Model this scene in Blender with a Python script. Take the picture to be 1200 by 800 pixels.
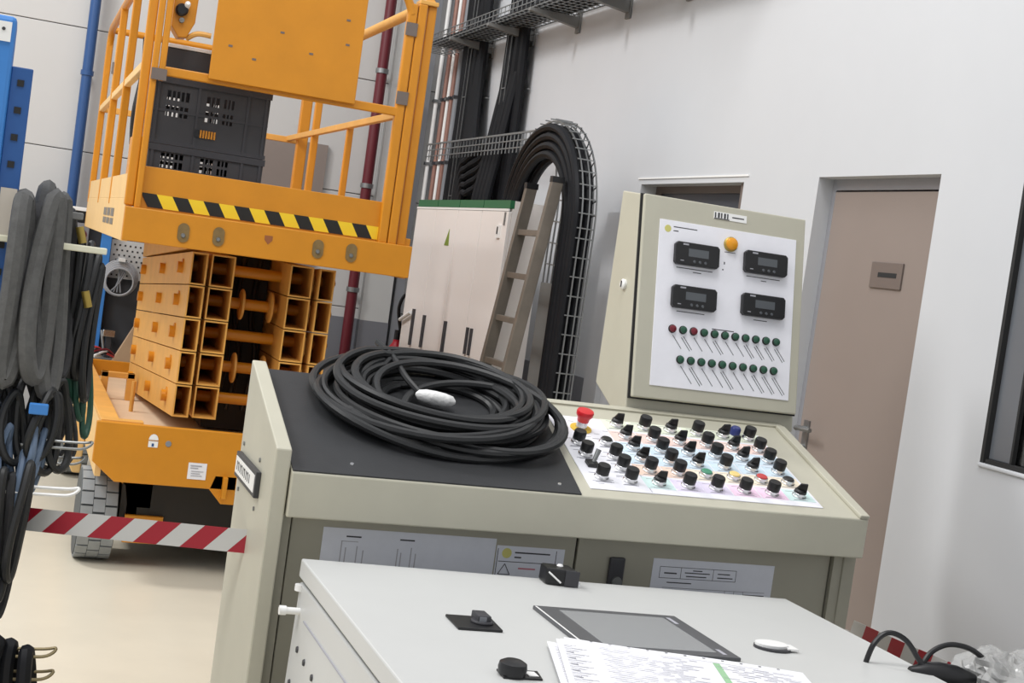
import bpy, math, random
from math import sin, cos, pi, radians
from mathutils import Vector, Matrix

for o in list(bpy.data.objects):
    bpy.data.objects.remove(o)
S = bpy.context.scene
COL = S.collection
rnd = random.Random(7)

# ------------------------------------------------------------ camera
cam = bpy.data.cameras.new('camera')
cam.lens = 49.5
cam.sensor_width = 36
cam.sensor_fit = 'HORIZONTAL'
cam.clip_start = 0.05
co = bpy.data.objects.new('camera', cam)
COL.objects.link(co)
ROLL, PITCH, YAW = radians(8.028), radians(2.946), radians(20.023)
fw = Vector((sin(YAW) * cos(PITCH), cos(YAW) * cos(PITCH), -sin(PITCH)))
rt = Vector((cos(YAW), -sin(YAW), 0))
up = rt.cross(fw)
r2 = rt * cos(ROLL) + up * sin(ROLL)
u2 = up * cos(ROLL) - rt * sin(ROLL)
m = Matrix((r2, u2, -fw)).transposed().to_4x4()
m.translation = (0, 0, 1.62)
co.matrix_world = m
S.camera = co

# ------------------------------------------------------------ light
S.view_settings.view_transform = 'Standard'
S.view_settings.look = 'None'
S.view_settings.gamma = 1
S.view_settings.exposure = -0.36
w = bpy.data.worlds.new('hall_light')
S.world = w
w.use_nodes = True
bg = w.node_tree.nodes['Background']
bg.inputs[0].default_value = (0.93, 0.95, 1.0, 1)
bg.inputs[1].default_value = 0.74


def area(name, loc, target, size, power, col=(1, 0.99, 0.98)):
    d = bpy.data.lights.new(name, 'AREA')
    d.shape = 'RECTANGLE'
    d.size, d.size_y = size
    d.energy = power
    d.color = col
    o = bpy.data.objects.new(name, d)
    COL.objects.link(o)
    o.location = loc
    o.rotation_euler = (Vector(target) - Vector(loc)).to_track_quat('-Z', 'Y').to_euler()
    return o


area('hall_and_fill_lamp', (-3.5, 7.6, 7.4), (2.4, 7.4, 1.2), (0.8, 1.6), 400)
area('hall_and_fill_lamp', (-5.5, 3.4, 6.8), (1.8, 5.0, 1.0), (2.4, 3.4), 320)  # added unseen fill that brightens the cabinets and left-facing sides
area('hall_and_fill_lamp', (-2.6, 2.2, 7.4), (1.6, 4.4, 1.0), (1.6, 3.0), 80)
area('hall_and_fill_lamp', (0.5, 2.2, 7.6), (1.2, 3.2, 0), (1.6, 3.2), 240)


# ------------------------------------------------------------ helpers
def lin(c):
    c = c / 255.0
    return c / 12.92 if c <= 0.04045 else ((c + 0.055) / 1.055) ** 2.4


def rgb(r, g, b):
    return (lin(r), lin(g), lin(b), 1)


def mat(name, col, rough=0.5, metal=0.0, var=0.0, scale=8.0, bump=0.0, bscale=60.0, spec=0.5, stretch=None):
    mt = bpy.data.materials.new(name)
    mt.use_nodes = True
    nt = mt.node_tree
    b = nt.nodes['Principled BSDF']
    c = rgb(*col)
    b.inputs['Base Color'].default_value = c
    b.inputs['Roughness'].default_value = rough
    b.inputs['Metallic'].default_value = metal
    b.inputs['Specular IOR Level'].default_value = spec
    if var or bump:
        tc = nt.nodes.new('ShaderNodeTexCoord')
        mp = nt.nodes.new('ShaderNodeMapping')
        nt.links.new(tc.outputs['Object'], mp.inputs[0])
        if stretch:
            mp.inputs['Scale'].default_value = stretch
    if var:
        n = nt.nodes.new('ShaderNodeTexNoise')
        n.inputs['Scale'].default_value = scale
        n.inputs['Detail'].default_value = 5
        n.inputs['Roughness'].default_value = 0.6
        nt.links.new(mp.outputs[0], n.inputs['Vector'])
        rp = nt.nodes.new('ShaderNodeValToRGB')
        rp.color_ramp.elements[0].position = 0.3
        rp.color_ramp.elements[1].position = 0.7
        rp.color_ramp.elements[0].color = tuple(x * (1 - var) for x in c[:3]) + (1,)
        rp.color_ramp.elements[1].color = tuple(min(1, x * (1 + var * 0.6)) for x in c[:3]) + (1,)
        nt.links.new(n.outputs['Fac'], rp.inputs[0])
        nt.links.new(rp.outputs[0], b.inputs['Base Color'])
    if bump:
        n2 = nt.nodes.new('ShaderNodeTexNoise')
        n2.inputs['Scale'].default_value = bscale
        n2.inputs['Detail'].default_value = 3
        nt.links.new(mp.outputs[0], n2.inputs['Vector'])
        bp = nt.nodes.new('ShaderNodeBump')
        bp.inputs['Strength'].default_value = bump
        bp.inputs['Distance'].default_value = 0.01
        nt.links.new(n2.outputs['Fac'], bp.inputs['Height'])
        nt.links.new(bp.outputs[0], b.inputs['Normal'])
    return mt


def V(*a):
    return Vector(a)


ORG = {}
ORD = ['leftmost', 'second from left', 'third from left', 'fourth from left', 'fifth from left', 'sixth from left', 'seventh from left', 'eighth from left', 'ninth from left', 'tenth from left']
ORR = [q.replace('leftmost', 'rightmost').replace('left', 'right') for q in ORD] + ['eleventh from right', 'twelfth from right']


class MB:
    X = None

    def __init__(s):
        s.v, s.f, s.mi = [], [], []
        s.cur = 0

    def m(s, i):
        s.cur = i
        return s

    def add(s, vs, fs):
        k = len(s.v)
        s.v += [MB.X(Vector(p)) if MB.X else Vector(p) for p in vs]
        for f in fs:
            s.f.append([k + i for i in f])
            s.mi.append(s.cur)
        return s

    def box(s, x0, x1, y0, y1, z0, z1):
        vs = [(x, y, z) for x in (x0, x1) for y in (y0, y1) for z in (z0, z1)]
        return s.add(vs, [(0, 1, 3, 2), (4, 6, 7, 5), (0, 4, 5, 1), (2, 3, 7, 6), (0, 2, 6, 4), (1, 5, 7, 3)])

    def hexa(s, p):  # 8 points: bottom loop 4, top loop 4
        return s.add(p, [(3, 2, 1, 0), (4, 5, 6, 7), (0, 1, 5, 4), (1, 2, 6, 5), (2, 3, 7, 6), (3, 0, 4, 7)])

    def fbox(s, fr, u0, u1, v0, v1, n0, n1):
        return s.hexa([fr(a, b, c) for c in (n0, n1) for a, b in ((u0, v0), (u1, v0), (u1, v1), (u0, v1))])

    def prism(s, loop, off):
        n = len(loop)
        off = Vector(off)
        vs = [Vector(p) for p in loop] + [Vector(p) + off for p in loop]
        fs = [tuple(range(n - 1, -1, -1)), tuple(range(n, 2 * n))]
        fs += [(i, (i + 1) % n, n + (i + 1) % n, n + i) for i in range(n)]
        return s.add(vs, fs)

    def cyl(s, p0, p1, r, n=14, r1=None, cap=True):
        p0, p1 = Vector(p0), Vector(p1)
        r1 = r if r1 is None else r1
        d = (p1 - p0).normalized()
        a = d.orthogonal().normalized()
        b = d.cross(a)
        vs = []
        for p, q in ((p0, r), (p1, r1)):
            for i in range(n):
                t = 2 * pi * i / n
                vs.append(p + (a * cos(t) + b * sin(t)) * q)
        fs = [(i, (i + 1) % n, n + (i + 1) % n, n + i) for i in range(n)]
        if cap:
            fs += [tuple(range(n - 1, -1, -1)), tuple(range(n, 2 * n))]
        return s.add(vs, fs)

    def lathe(s, p, d, prof, n=18):
        """prof: list of (radius, height) along d from p"""
        p, d = Vector(p), Vector(d).normalized()
        a = d.orthogonal().normalized()
        b = d.cross(a)
        vs, fs = [], []
        for r, h in prof:
            for i in range(n):
                t = 2 * pi * i / n
                vs.append(p + d * h + (a * cos(t) + b * sin(t)) * r)
        for k in range(len(prof) - 1):
            for i in range(n):
                j = (i + 1) % n
                fs.append((k * n + i, k * n + j, (k + 1) * n + j, (k + 1) * n + i))
        fs.append(tuple(range(n - 1, -1, -1)))
        e = (len(prof) - 1) * n
        fs.append(tuple(range(e, e + n)))
        return s.add(vs, fs)

    def tube(s, pts, r, n=8, closed=False):
        pts = [Vector(p) for p in pts]
        N = len(pts)
        tan = []
        for i in range(N):
            if closed:
                t = pts[(i + 1) % N] - pts[i - 1]
            else:
                t = pts[min(i + 1, N - 1)] - pts[max(i - 1, 0)]
            tan.append(t.normalized())
        a = tan[0].orthogonal().normalized()
        vs = []
        for i in range(N):
            a = (a - tan[i] * a.dot(tan[i]))
            a = a.normalized() if a.length > 1e-6 else tan[i].orthogonal().normalized()
            b = tan[i].cross(a)
            for k in range(n):
                t = 2 * pi * k / n
                vs.append(pts[i] + (a * cos(t) + b * sin(t)) * r)
        fs = []
        L = N if closed else N - 1
        for i in range(L):
            j = (i + 1) % N
            for k in range(n):
                l = (k + 1) % n
                fs.append((i * n + k, i * n + l, j * n + l, j * n + k))
        if not closed:
            fs += [tuple(range(n - 1, -1, -1)), tuple(range((N - 1) * n, N * n))]
        return s.add(vs, fs)

    def mesh(s, name, mats, org=(0, 0, 0), smooth=False):
        org = Vector(org)
        me = bpy.data.meshes.new(name)
        me.from_pydata([tuple(p - org) for p in s.v], [], s.f)
        mats = mats if isinstance(mats, (list, tuple)) else [mats]
        for q in mats:
            me.materials.append(q)
        if len(mats) > 1:
            me.polygons.foreach_set('material_index', s.mi)
        import bmesh as _b
        bm = _b.new()
        bm.from_mesh(me)
        _b.ops.recalc_face_normals(bm, faces=bm.faces)
        bm.to_mesh(me)
        bm.free()
        if smooth:
            me.polygons.foreach_set('use_smooth', [True] * len(me.polygons))
            me.set_sharp_from_angle(angle=radians(38))
        me.update()
        return me

    def build(s, name, mats, parent=None, smooth=False, bevel=0, at=None, local=False):
        org = Vector((0, 0, 0))
        if parent is not None and not local:
            org = ORG.get(parent, org)
        if parent is None and at is not None:
            org = Vector(at)
        me = s.mesh(name, mats, org, smooth)
        o = bpy.data.objects.new(name, me)
        COL.objects.link(o)
        if parent is not None:
            o.parent = parent
        elif at is not None:
            o.location = at
        ORG[o] = org
        if bevel:
            md = o.modifiers.new('edge', 'BEVEL')
            md.width = bevel
            md.segments = 2
            md.limit_method = 'ANGLE'
            md.angle_limit = radians(50)
        return o


def tag(o, label=None, cat=None, group=None, kind=None):
    if label:
        o['label'] = label
    if cat:
        o['category'] = cat
    if group:
        o['group'] = group
    if kind:
        o['kind'] = kind
    return o


def thing(name, loc, label, cat, group=None, rot=None):
    o = bpy.data.objects.new(name, None)
    o.empty_display_size = 0.1
    COL.objects.link(o)
    o.location = loc
    if rot:
        o.rotation_euler = rot
    ORG[o] = Vector(loc)
    return tag(o, label, cat, group)


def inst(name, me, parent, M=Matrix.Identity(4)):
    o = bpy.data.objects.new(name, me)
    COL.objects.link(o)
    o.parent = parent
    o.matrix_local = M
    return o


def frame(O, U, Vv):
    O, U, Vv = Vector(O), Vector(U).normalized(), Vector(Vv).normalized()
    N = U.cross(Vv)

    def p(u, v, n=0.0):
        return O + U * u + Vv * v + N * n
    p.M = lambda u, v, n=0.0: Matrix.Translation(p(u, v, n)) @ Matrix((U, Vv, N)).transposed().to_4x4()
    p.N = N
    return p


def spline(pts, k=8, closed=False):
    pts = [Vector(p) for p in pts]
    n = len(pts)
    out = []
    rng = range(n) if closed else range(n - 1)
    for i in rng:
        if closed:
            a, b, c, d = pts[i - 1], pts[i], pts[(i + 1) % n], pts[(i + 2) % n]
        else:
            a, b, c, d = pts[max(i - 1, 0)], pts[i], pts[i + 1], pts[min(i + 2, n - 1)]
        for j in range(k):
            t = j / k
            out.append(0.5 * ((2 * b) + (c - a) * t + (2 * a - 5 * b + 4 * c - d) * t * t + (3 * b - a - 3 * c + d) * t ** 3))
    if not closed:
        out.append(pts[-1])
    return out


# ------------------------------------------------------------ materials
M_wall = mat('white_wall_paint', (199, 201, 204), 0.7, var=0.015, scale=3)
M_back = mat('pale_grey_panel', (203, 202, 200), 0.55, var=0.02, scale=2)
M_gap = mat('dark_joint', (70, 70, 72), 0.8)
M_band = mat('grey_wall_paint', (120, 122, 128), 0.6, var=0.03, scale=3)
M_floor = mat('cream_epoxy_floor', (219, 211, 192), 0.32, var=0.07, scale=1.6, bump=0.02, bscale=4)
M_taupe = mat('taupe_door_paint', (141, 129, 122), 0.45, var=0.02, scale=4)
M_taupe2 = mat('taupe_plaque', (112, 101, 95), 0.4)
M_frameg = mat('grey_door_frame', (150, 150, 155), 0.4)
M_white = mat('white_powder_coat', (198, 199, 197), 0.38, var=0.015, scale=5)
M_white2 = mat('white_plastic', (238, 238, 236), 0.35)
M_cab = mat('cabinet_off_white', (234, 229, 225), 0.42, var=0.02, scale=2)
M_green = mat('green_plinth', (38, 104, 66), 0.45)
M_beige = mat('console_beige_paint', (188, 185, 168), 0.42, var=0.035, scale=7, bump=0.015, bscale=120)
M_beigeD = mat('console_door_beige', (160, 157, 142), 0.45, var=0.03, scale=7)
M_nearblack = mat('dark_gasket', (38, 38, 38), 0.8)  # plain near-black for gaskets, plinths, window frame, holes and lettering
M_mat = mat('black_rubber_mat', (43, 44, 46), 0.55, var=0.12, scale=14, bump=0.05, bscale=180)
M_cable = mat('black_rubber_cable', (31, 32, 33), 0.46, var=0.15, scale=30)
M_black = mat('black_plastic', (24, 24, 26), 0.38)
M_dark = mat('dark_grey_plastic', (58, 58, 62), 0.5, var=0.08, scale=20)
M_crate = mat('charcoal_crate_plastic', (58, 58, 61), 0.55, var=0.1, scale=14)
M_chrome = mat('brushed_chrome', (205, 205, 205), 0.25, 1.0)
M_galv = mat('galvanised_steel', (150, 152, 152), 0.42, 0.85, var=0.12, scale=12)
M_galvd = mat('grey_painted_steel', (122, 122, 120), 0.5, 0.2, var=0.06, scale=5)
M_alu = mat('weathered_aluminium', (133, 125, 115), 0.45, 0.55, var=0.15, scale=9)
M_yel = mat('lift_orange_yellow', (207, 136, 26), 0.42, var=0.07, scale=6, bump=0.02, bscale=30)
M_yel2 = mat('worn_lift_yellow', (222, 166, 82), 0.5, var=0.10, scale=9, bump=0.03, bscale=40)
M_tan = mat('dusty_tan_deck', (222, 198, 168), 0.7, var=0.08, scale=5)
M_hy = mat('hazard_yellow', (240, 205, 40), 0.5)
M_hb = mat('hazard_black', (30, 29, 27), 0.5)
M_brown = mat('socket_brown', (128, 104, 62), 0.5, var=0.2, scale=30)
M_tyre = mat('grey_tyre_rubber', (150, 154, 156), 0.75, var=0.12, scale=12)
M_tyred = mat('dark_tyre_rubber', (88, 92, 93), 0.8, var=0.1, scale=12)
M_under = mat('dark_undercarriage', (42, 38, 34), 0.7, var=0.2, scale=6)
M_red = mat('barrier_red', (150, 16, 38), 0.45)
M_twhite = mat('barrier_white', (188, 188, 186), 0.45)
M_maroon = mat('maroon_pipe_paint', (98, 28, 38), 0.4)
M_blue = mat('blue_rack_paint', (62, 130, 204), 0.42, var=0.04, scale=5)
M_blued = mat('blue_flange_paint', (40, 88, 152), 0.45, var=0.04, scale=5)
M_bluep = mat('blue_pipe_paint', (46, 82, 134), 0.4)
M_copper = mat('copper_pipe', (150, 112, 100), 0.5, 0.2, var=0.1, scale=20)
M_greyp = mat('grey_pipe', (132, 135, 140), 0.45)
M_paper = mat('paper_white', (232, 232, 236), 0.75)
M_paperb = mat('paper_cool_white', (214, 217, 226), 0.75, var=0.04, scale=20)
M_ink = mat('printed_ink', (62, 62, 66), 0.8)
M_inkl = mat('light_print', (165, 165, 172), 0.8)
M_pinkink = mat('red_print', (190, 110, 125), 0.8)
M_gink = mat('green_print', (150, 190, 150), 0.8)
M_ylwink = mat('emblem_yellow', (205, 200, 120), 0.8)
M_plate = mat('face_plate_white', (240, 240, 246), 0.35, var=0.035, scale=12)  # faint mottle paints blotchy reflections into the white plates
M_screen = mat('lcd_grey', (84, 88, 92), 0.3)
M_hmi = mat('grey_touch_screen', (146, 148, 150), 0.25)
M_bezel = mat('hmi_bezel_grey', (82, 83, 86), 0.4)
M_amber = mat('amber_lens', (226, 152, 28), 0.25)
M_lg = mat('dark_green_lens', (38, 82, 62), 0.3)
M_lr = mat('dark_red_lens', (112, 26, 40), 0.3)
M_redc = mat('red_mushroom', (205, 34, 42), 0.35)
M_ylc = mat('yellow_cap', (228, 190, 60), 0.45)
M_bol = mat('bollard_yellow', (232, 178, 30), 0.45, var=0.04, scale=9)
M_blueb = mat('blue_button', (48, 58, 120), 0.35)
M_gcap = mat('green_cap', (70, 140, 110), 0.4)
M_ycap = mat('pale_yellow_cap', (232, 205, 130), 0.4)
M_rcap = mat('red_cap', (190, 60, 60), 0.4)
PAS = {'g': mat('legend_green', (228, 234, 212), 0.6), 'r': mat('legend_red', (243, 214, 204), 0.6),
       'b': mat('legend_blue', (210, 228, 240), 0.6), 'o': mat('legend_orange', (244, 216, 198), 0.6),
       'c': mat('legend_cream', (244, 230, 208), 0.6), 't': mat('legend_teal', (208, 232, 229), 0.6),
       'v': mat('legend_violet', (226, 217, 238), 0.6), 'p': mat('legend_pink', (244, 212, 234), 0.6)}
M_sleeve = mat('grey_braided_sleeve', (90, 90, 89), 0.8, var=0.2, scale=40, bump=0.15, bscale=200)
M_sleeved = mat('charcoal_sleeve', (54, 54, 56), 0.8, var=0.2, scale=40, bump=0.15, bscale=200)
M_bcable = mat('blue_grey_cable', (98, 116, 140), 0.5, var=0.1, scale=20)
M_gcable = mat('green_cable', (30, 74, 58), 0.5)
M_brass = mat('brass_fitting', (176, 152, 78), 0.4, 0.6)
M_wire = mat('tarnished_wire', (128, 116, 86), 0.45, 0.5)
M_cap = mat('button_black', (13, 13, 14), 0.42)
M_cableb = mat('black_power_cable', (18, 19, 23), 0.55, var=0.15, scale=30, spec=0.25)
M_inkp = mat('faint_print', (200, 200, 207), 0.8)
M_skirt = mat('glare_washed_yellow', (232, 192, 128), 0.5, var=0.05, scale=6)  # paler yellow paints light glare onto the lift's left side parts
M_card = mat('tan_cardboard', (190, 160, 128), 0.8, var=0.05, scale=8)
M_cardd = mat('brown_box', (158, 140, 122), 0.8)
M_peg = mat('pegboard_grey', (192, 192, 190), 0.6)
M_darkpan = mat('dark_back_board', (66, 68, 72), 0.7)
M_midpan = mat('mid_grey_board', (140, 142, 146), 0.6)
M_coilg = mat('silver_grey_cable', (170, 172, 176), 0.45)
M_room = mat('room_beyond', (105, 104, 100), 0.8)
M_ext = mat('extinguisher_red', (176, 24, 44), 0.35)


def glassmat(name, col=(1, 1, 1), rough=0.0):
    mt = bpy.data.materials.new(name)
    mt.use_nodes = True
    nt = mt.node_tree
    b = nt.nodes['Principled BSDF']
    b.inputs['Base Color'].default_value = (*col, 1)
    b.inputs['Roughness'].default_value = rough
    b.inputs['Transmission Weight'].default_value = 1.0
    b.inputs['IOR'].default_value = 1.45
    return mt


M_glass = glassmat('window_glass', (0.75, 0.78, 0.78))
M_film = glassmat('clear_plastic_film', (0.97, 0.97, 0.98), 0.12)

# ------------------------------------------------------------ the setting
b = MB().box(-8, 3.6, -4, 11.2, -0.1, 0)
floor = tag(b.build('floor', M_floor), kind='structure')
for y0, y1 in ((9.97, 9.985), (9.09, 9.105)):
    MB().box(-6, 3.1, y0, y1, 0.0, 0.0015).build('floor_joint', M_gap, floor)

D1 = (4.29, 5.107, 0.0, 2.17)      # door_1 opening
D2 = (5.742, 6.86, 0.0, 2.156)     # door_2 opening
W1 = (2.3, 3.842, 1.2, 2.156)      # window_1 opening
b = MB()
XW, XB = 3.1, 3.3


def wallseg(y0, y1, z0, z1):
    b.box(XW, XB, y0, y1, z0, z1)


ys = [-4, W1[0], W1[1], D1[0], D1[1], D2[0], D2[1], 11.2]
for i in range(0, 7, 2):
    wallseg(ys[i], ys[i + 1], 0, 6)
wallseg(W1[0], W1[1], 0, W1[2])
wallseg(W1[0], W1[1], W1[3], 6)
wallseg(D1[0], D1[1], D1[3], 6)
wallseg(D2[0], D2[1], D2[3], 6)
wr = tag(b.build('wall_right', M_wall), kind='structure')

b = MB().box(-8, 3.1, 11.02, 11.2, 0, 6)
wb = tag(b.build('wall_back', M_gap), kind='structure')
for z0, z1 in ((0, 1.127), (1.133, 2.028), (2.034, 2.928), (2.934, 3.83), (3.836, 4.73), (4.736, 6)):
    MB().box(-8, 3.1, 11.0, 11.02, z0, z1).build('wall_panel', M_back, wb, bevel=0.004)

tag(MB().box(1.95, 3.1, 10.985, 11.0, 0, 1.05).build('trim_1', M_band), kind='structure')
tag(MB().box(3.085, 3.1, 7.19, 10.98, 0, 1.068).build('trim_2', M_band), kind='structure')
# white boxed column on the back wall and a grey cable duct beside it
c = MB().box(2.67, 2.90, 10.88, 10.985, 1.05, 6).build('trim_3', M_white)
tag(c, kind='structure')
tag(MB().box(2.665, 2.905, 10.88, 10.985, 0, 1.05).build('trim_4', M_band), kind='structure')
tag(MB().box(2.93, 3.0, 10.9, 10.985, 0, 6).build('trim_5', M_greyp), kind='structure')
# white pilaster where the grey paint stops
tag(MB().box(3.07, 3.1, 7.0, 7.185, 0, 2.0).build('trim_6', M_wall), kind='structure')

# door_1
d = MB()
d.box(3.165, 3.21, 4.315, 5.07, 0.005, 2.118)
d1 = tag(d.build('door_1', M_taupe, bevel=0.003), kind='structure')
f = MB()
f.box(3.17, 3.3, 5.078, 5.107, 0, 2.17)
f.box(3.17, 3.3, 4.29, 4.308, 0, 2.17)
f.box(3.17, 3.3, 4.308, 5.078, 2.125, 2.17)
f.build('door_frame', M_frameg, d1, bevel=0.002)
MB().box(3.157, 3.165, 4.518, 4.722, 1.742, 1.843).build('plaque', M_taupe2, d1, bevel=0.002)
MB().box(3.1555, 3.157, 4.55, 4.67, 1.785, 1.803).build('plaque_lettering', M_nearblack, d1)
h = MB()
h.cyl((3.165, 5.015, 1.135), (3.11, 5.015, 1.135), 0.011)
h.tube(spline([(3.112, 5.02, 1.135), (3.105, 4.97, 1.137), (3.107, 4.90, 1.14)], 5), 0.0095, 8)
h.box(3.158, 3.165, 4.995, 5.035, 1.03, 1.17)
h.cyl((3.165, 5.015, 1.06), (3.145, 5.015, 1.06), 0.012)
h.build('door_handle', M_galv, d1, smooth=True)

# door_2 : dark glazed door behind the display cabinet
d = MB()
d.m(0).box(3.2, 3.24, 5.80, 6.80, 0.01, 2.12)
d2 = tag(d.build('door_2', mat('dark_door', (70, 73, 80), 0.3)), kind='structure')
f = MB()
f.box(3.19, 3.3, 6.80, 6.86, 0, 2.156)
f.box(3.12, 3.3, 5.742, 5.80, 0, 2.156)
f.box(3.19, 3.3, 5.80, 6.80, 2.12, 2.156)
f.build('door_frame', M_taupe2, d2)
MB().box(3.094, 3.1, 5.70, 6.90, 2.182, 2.19).build('head_strip', M_white2, d2)

# door_3 : taupe door in the far wall behind the lift
d = MB().box(1.36, 2.255, 10.965, 11.0, 0.0, 2.37)
d3 = tag(d.build('door_3', M_taupe), kind='structure')

# window_1
f = MB()
f.box(3.10, 3.16, 3.826, 3.842, 1.2, 2.156)
f.box(3.10, 3.16, 2.3, 2.33, 1.2, 2.156)
f.box(3.10, 3.16, 2.33, 3.815, 1.2, 1.215)
f.box(3.10, 3.16, 2.33, 3.815, 2.14, 2.156)
w1 = tag(f.build('window_1', M_nearblack), kind='structure')
f = MB()
f.box(3.12, 3.16, 3.72, 3.826, 1.215, 2.14)
f.box(3.12, 3.16, 2.33, 2.40, 1.215, 2.14)
f.build('window_frame', mat('window_alu_grey', (118, 122, 128), 0.4, 0.3), w1, bevel=0.003)
MB().box(3.118, 3.16, 3.71, 3.72, 1.215, 2.14).build('glazing_bead', M_nearblack, w1)
MB().box(3.135, 3.141, 2.40, 3.71, 1.215, 2.14).build('pane', M_glass, w1)
MB().box(3.09, 3.12, 2.3, 3.842, 1.186, 1.199).build('window_sill', M_wall, w1, bevel=0.004)
# room behind the window
f = MB()
f.box(5.2, 5.3, -0.5, 6.5, 0, 3)
f.box(3.3, 5.3, 6.4, 6.5, 0, 3)
f.box(3.3, 5.3, -0.6, -0.5, 0, 3)
f.box(3.3, 5.3, -0.5, 6.5, 2.9, 3)
f.box(3.3, 5.3, -0.5, 6.5, -0.1, 0)
tag(f.build('wall_beyond', M_room), kind='structure')
f = MB()
f.box(4.5, 4.95, 4.9, 5.6, 0, 2.1)
f.build('locker', mat('pale_locker', (190, 186, 165), 0.5), bpy.data.objects['wall_beyond'])

# ------------------------------------------------------------ pipes on the far wall


def vpipe(name, x, y, r, z0, z1, mt, label, cat='pipe', group=None, clamps=(), cm=None):
    t = thing(name, (x, y, z0), label, cat, group)
    MB().cyl((x, y, z0), (x, y, z1), r, 14).build('pipe_run', mt, t, smooth=True)
    for z in clamps:
        k = MB()
        k.cyl((x, y, z - 0.018), (x, y, z + 0.018), r * 1.22, 14)
        k.box(x - 0.012, x + 0.012, y, 10.985, z - 0.012, z + 0.012)
        k.build('pipe_clamp', cm or M_galv, t, smooth=True)
    return t


vpipe('fire_pipe', 2.575, 10.86, 0.042, 0.0, 5.6, M_maroon, 'tall dark red pipe on the far wall left of the white column', clamps=(1.28, 2.1, 3.0))
vpipe('fire_pipe', 2.775, 10.80, 0.033, 1.62, 2.9, M_maroon, 'shorter dark red pipe in front of the white column', clamps=(2.16,))
vpipe('air_pipe', 0.40, 10.9, 0.038, 0.0, 5.6, M_bluep, 'blue vertical pipe on the panelled far wall at left', clamps=(2.6,), cm=M_bluep)
for x, mt, r, lab in ((3.03, M_greyp, 0.016, 'thin grey conduit at the far end of the white pipe row'),
                      (2.985 + 0.085, M_copper, 0.019, 'left copper pipe near the far wall corner')):
    pass
ROW = [(3.052, 10.9, 0.016, M_white2, 'white pipe left of the two copper pipes', 'pipe'),
       (3.065, 10.72, 0.020, M_copper, 'left of the two copper pipes near the room corner', 'pipe'),
       (3.068, 10.62, 0.016, M_white2, 'white pipe between the two copper pipes', 'pipe'),
       (3.066, 10.52, 0.020, M_copper, 'right of the two copper pipes near the room corner', 'pipe'),
       (3.066, 10.40, 0.022, M_greyp, 'grey conduit right of the copper pipes', 'pipe')]
for x, y, r, mt, lab, cat in ROW:
    t = thing('copper_pipe' if mt is M_copper else 'wall_conduit', (x, y, 0), lab, cat)
    MB().cyl((x, y, 0), (x, y, 5.6), r, 12).build('pipe_run', mt, t, smooth=True)
    for z in (2.35, 2.85):
        MB().box(x - 0.026, 3.098, y - 0.024, y + 0.024, z - 0.012, z + 0.012).build('pipe_clip', M_dark if mt is not M_white2 else M_galv, t)

# ------------------------------------------------------------ overhead cable tray on the right wall
TX0, TX1, TZ = 2.79, 3.06, 3.195
tr = thing('cable_tray', (2.93, 8.0, TZ), 'wire mesh cable tray on grey wall brackets under the ceiling edge', 'cable tray')
wm = MB()
for i in range(8):
    x = TX0 + (TX1 - TX0) * i / 7
    wm.tube([(x, 5.6, TZ), (x, 10.75, TZ)], 0.004, 4)
for x in (TX0, TX1):
    for z in (TZ + 0.035, TZ + 0.07):
        wm.tube([(x, 5.6, z), (x, 10.75, z)], 0.004, 4)
y = 5.6
while y < 10.75:
    wm.tube([(TX0, y, TZ + 0.07), (TX0, y, TZ), (TX1, y, TZ), (TX1, y, TZ + 0.07)], 0.0035, 4)
    y += 0.08
tag(wm.build('wire_mesh', M_galv, tr), kind='stuff')
for y in (6.58, 7.35, 8.1, 8.9, 9.75):
    k = MB()
    k.prism([(3.09, y - 0.02, 3.12), (3.09, y - 0.02, 3.188), (2.765, y - 0.02, 3.188), (2.765, y - 0.02, 3.168)], (0, 0.04, 0))
    k.box(3.085, 3.098, y - 0.03, y + 0.03, 3.09, 3.235)
    k.build('bracket', M_galvd, tr, bevel=0.002)
for i, (x, r) in enumerate(((2.83, .016), (2.865, .02), (2.905, .016), (2.945, .02), (2.985, .018), (3.02, .016))):
    pts = [(x + 0.006 * sin(i * 2 + yy * 3), yy, TZ + 0.006 + r) for yy in [5.6 + 0.3 * j for j in range(17)]]
    o = MB().tube(pts, r, 8).build('power_cable', M_cableb, smooth=True, at=(x, 8, TZ))
    tag(o, ['outermost', 'second outermost', 'third from the room side', 'fourth from the room side', 'second from the wall', 'closest to the wall'][i] + ' of the black cables lying in the overhead mesh tray', 'cable', 'cables lying in the overhead tray')

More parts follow.
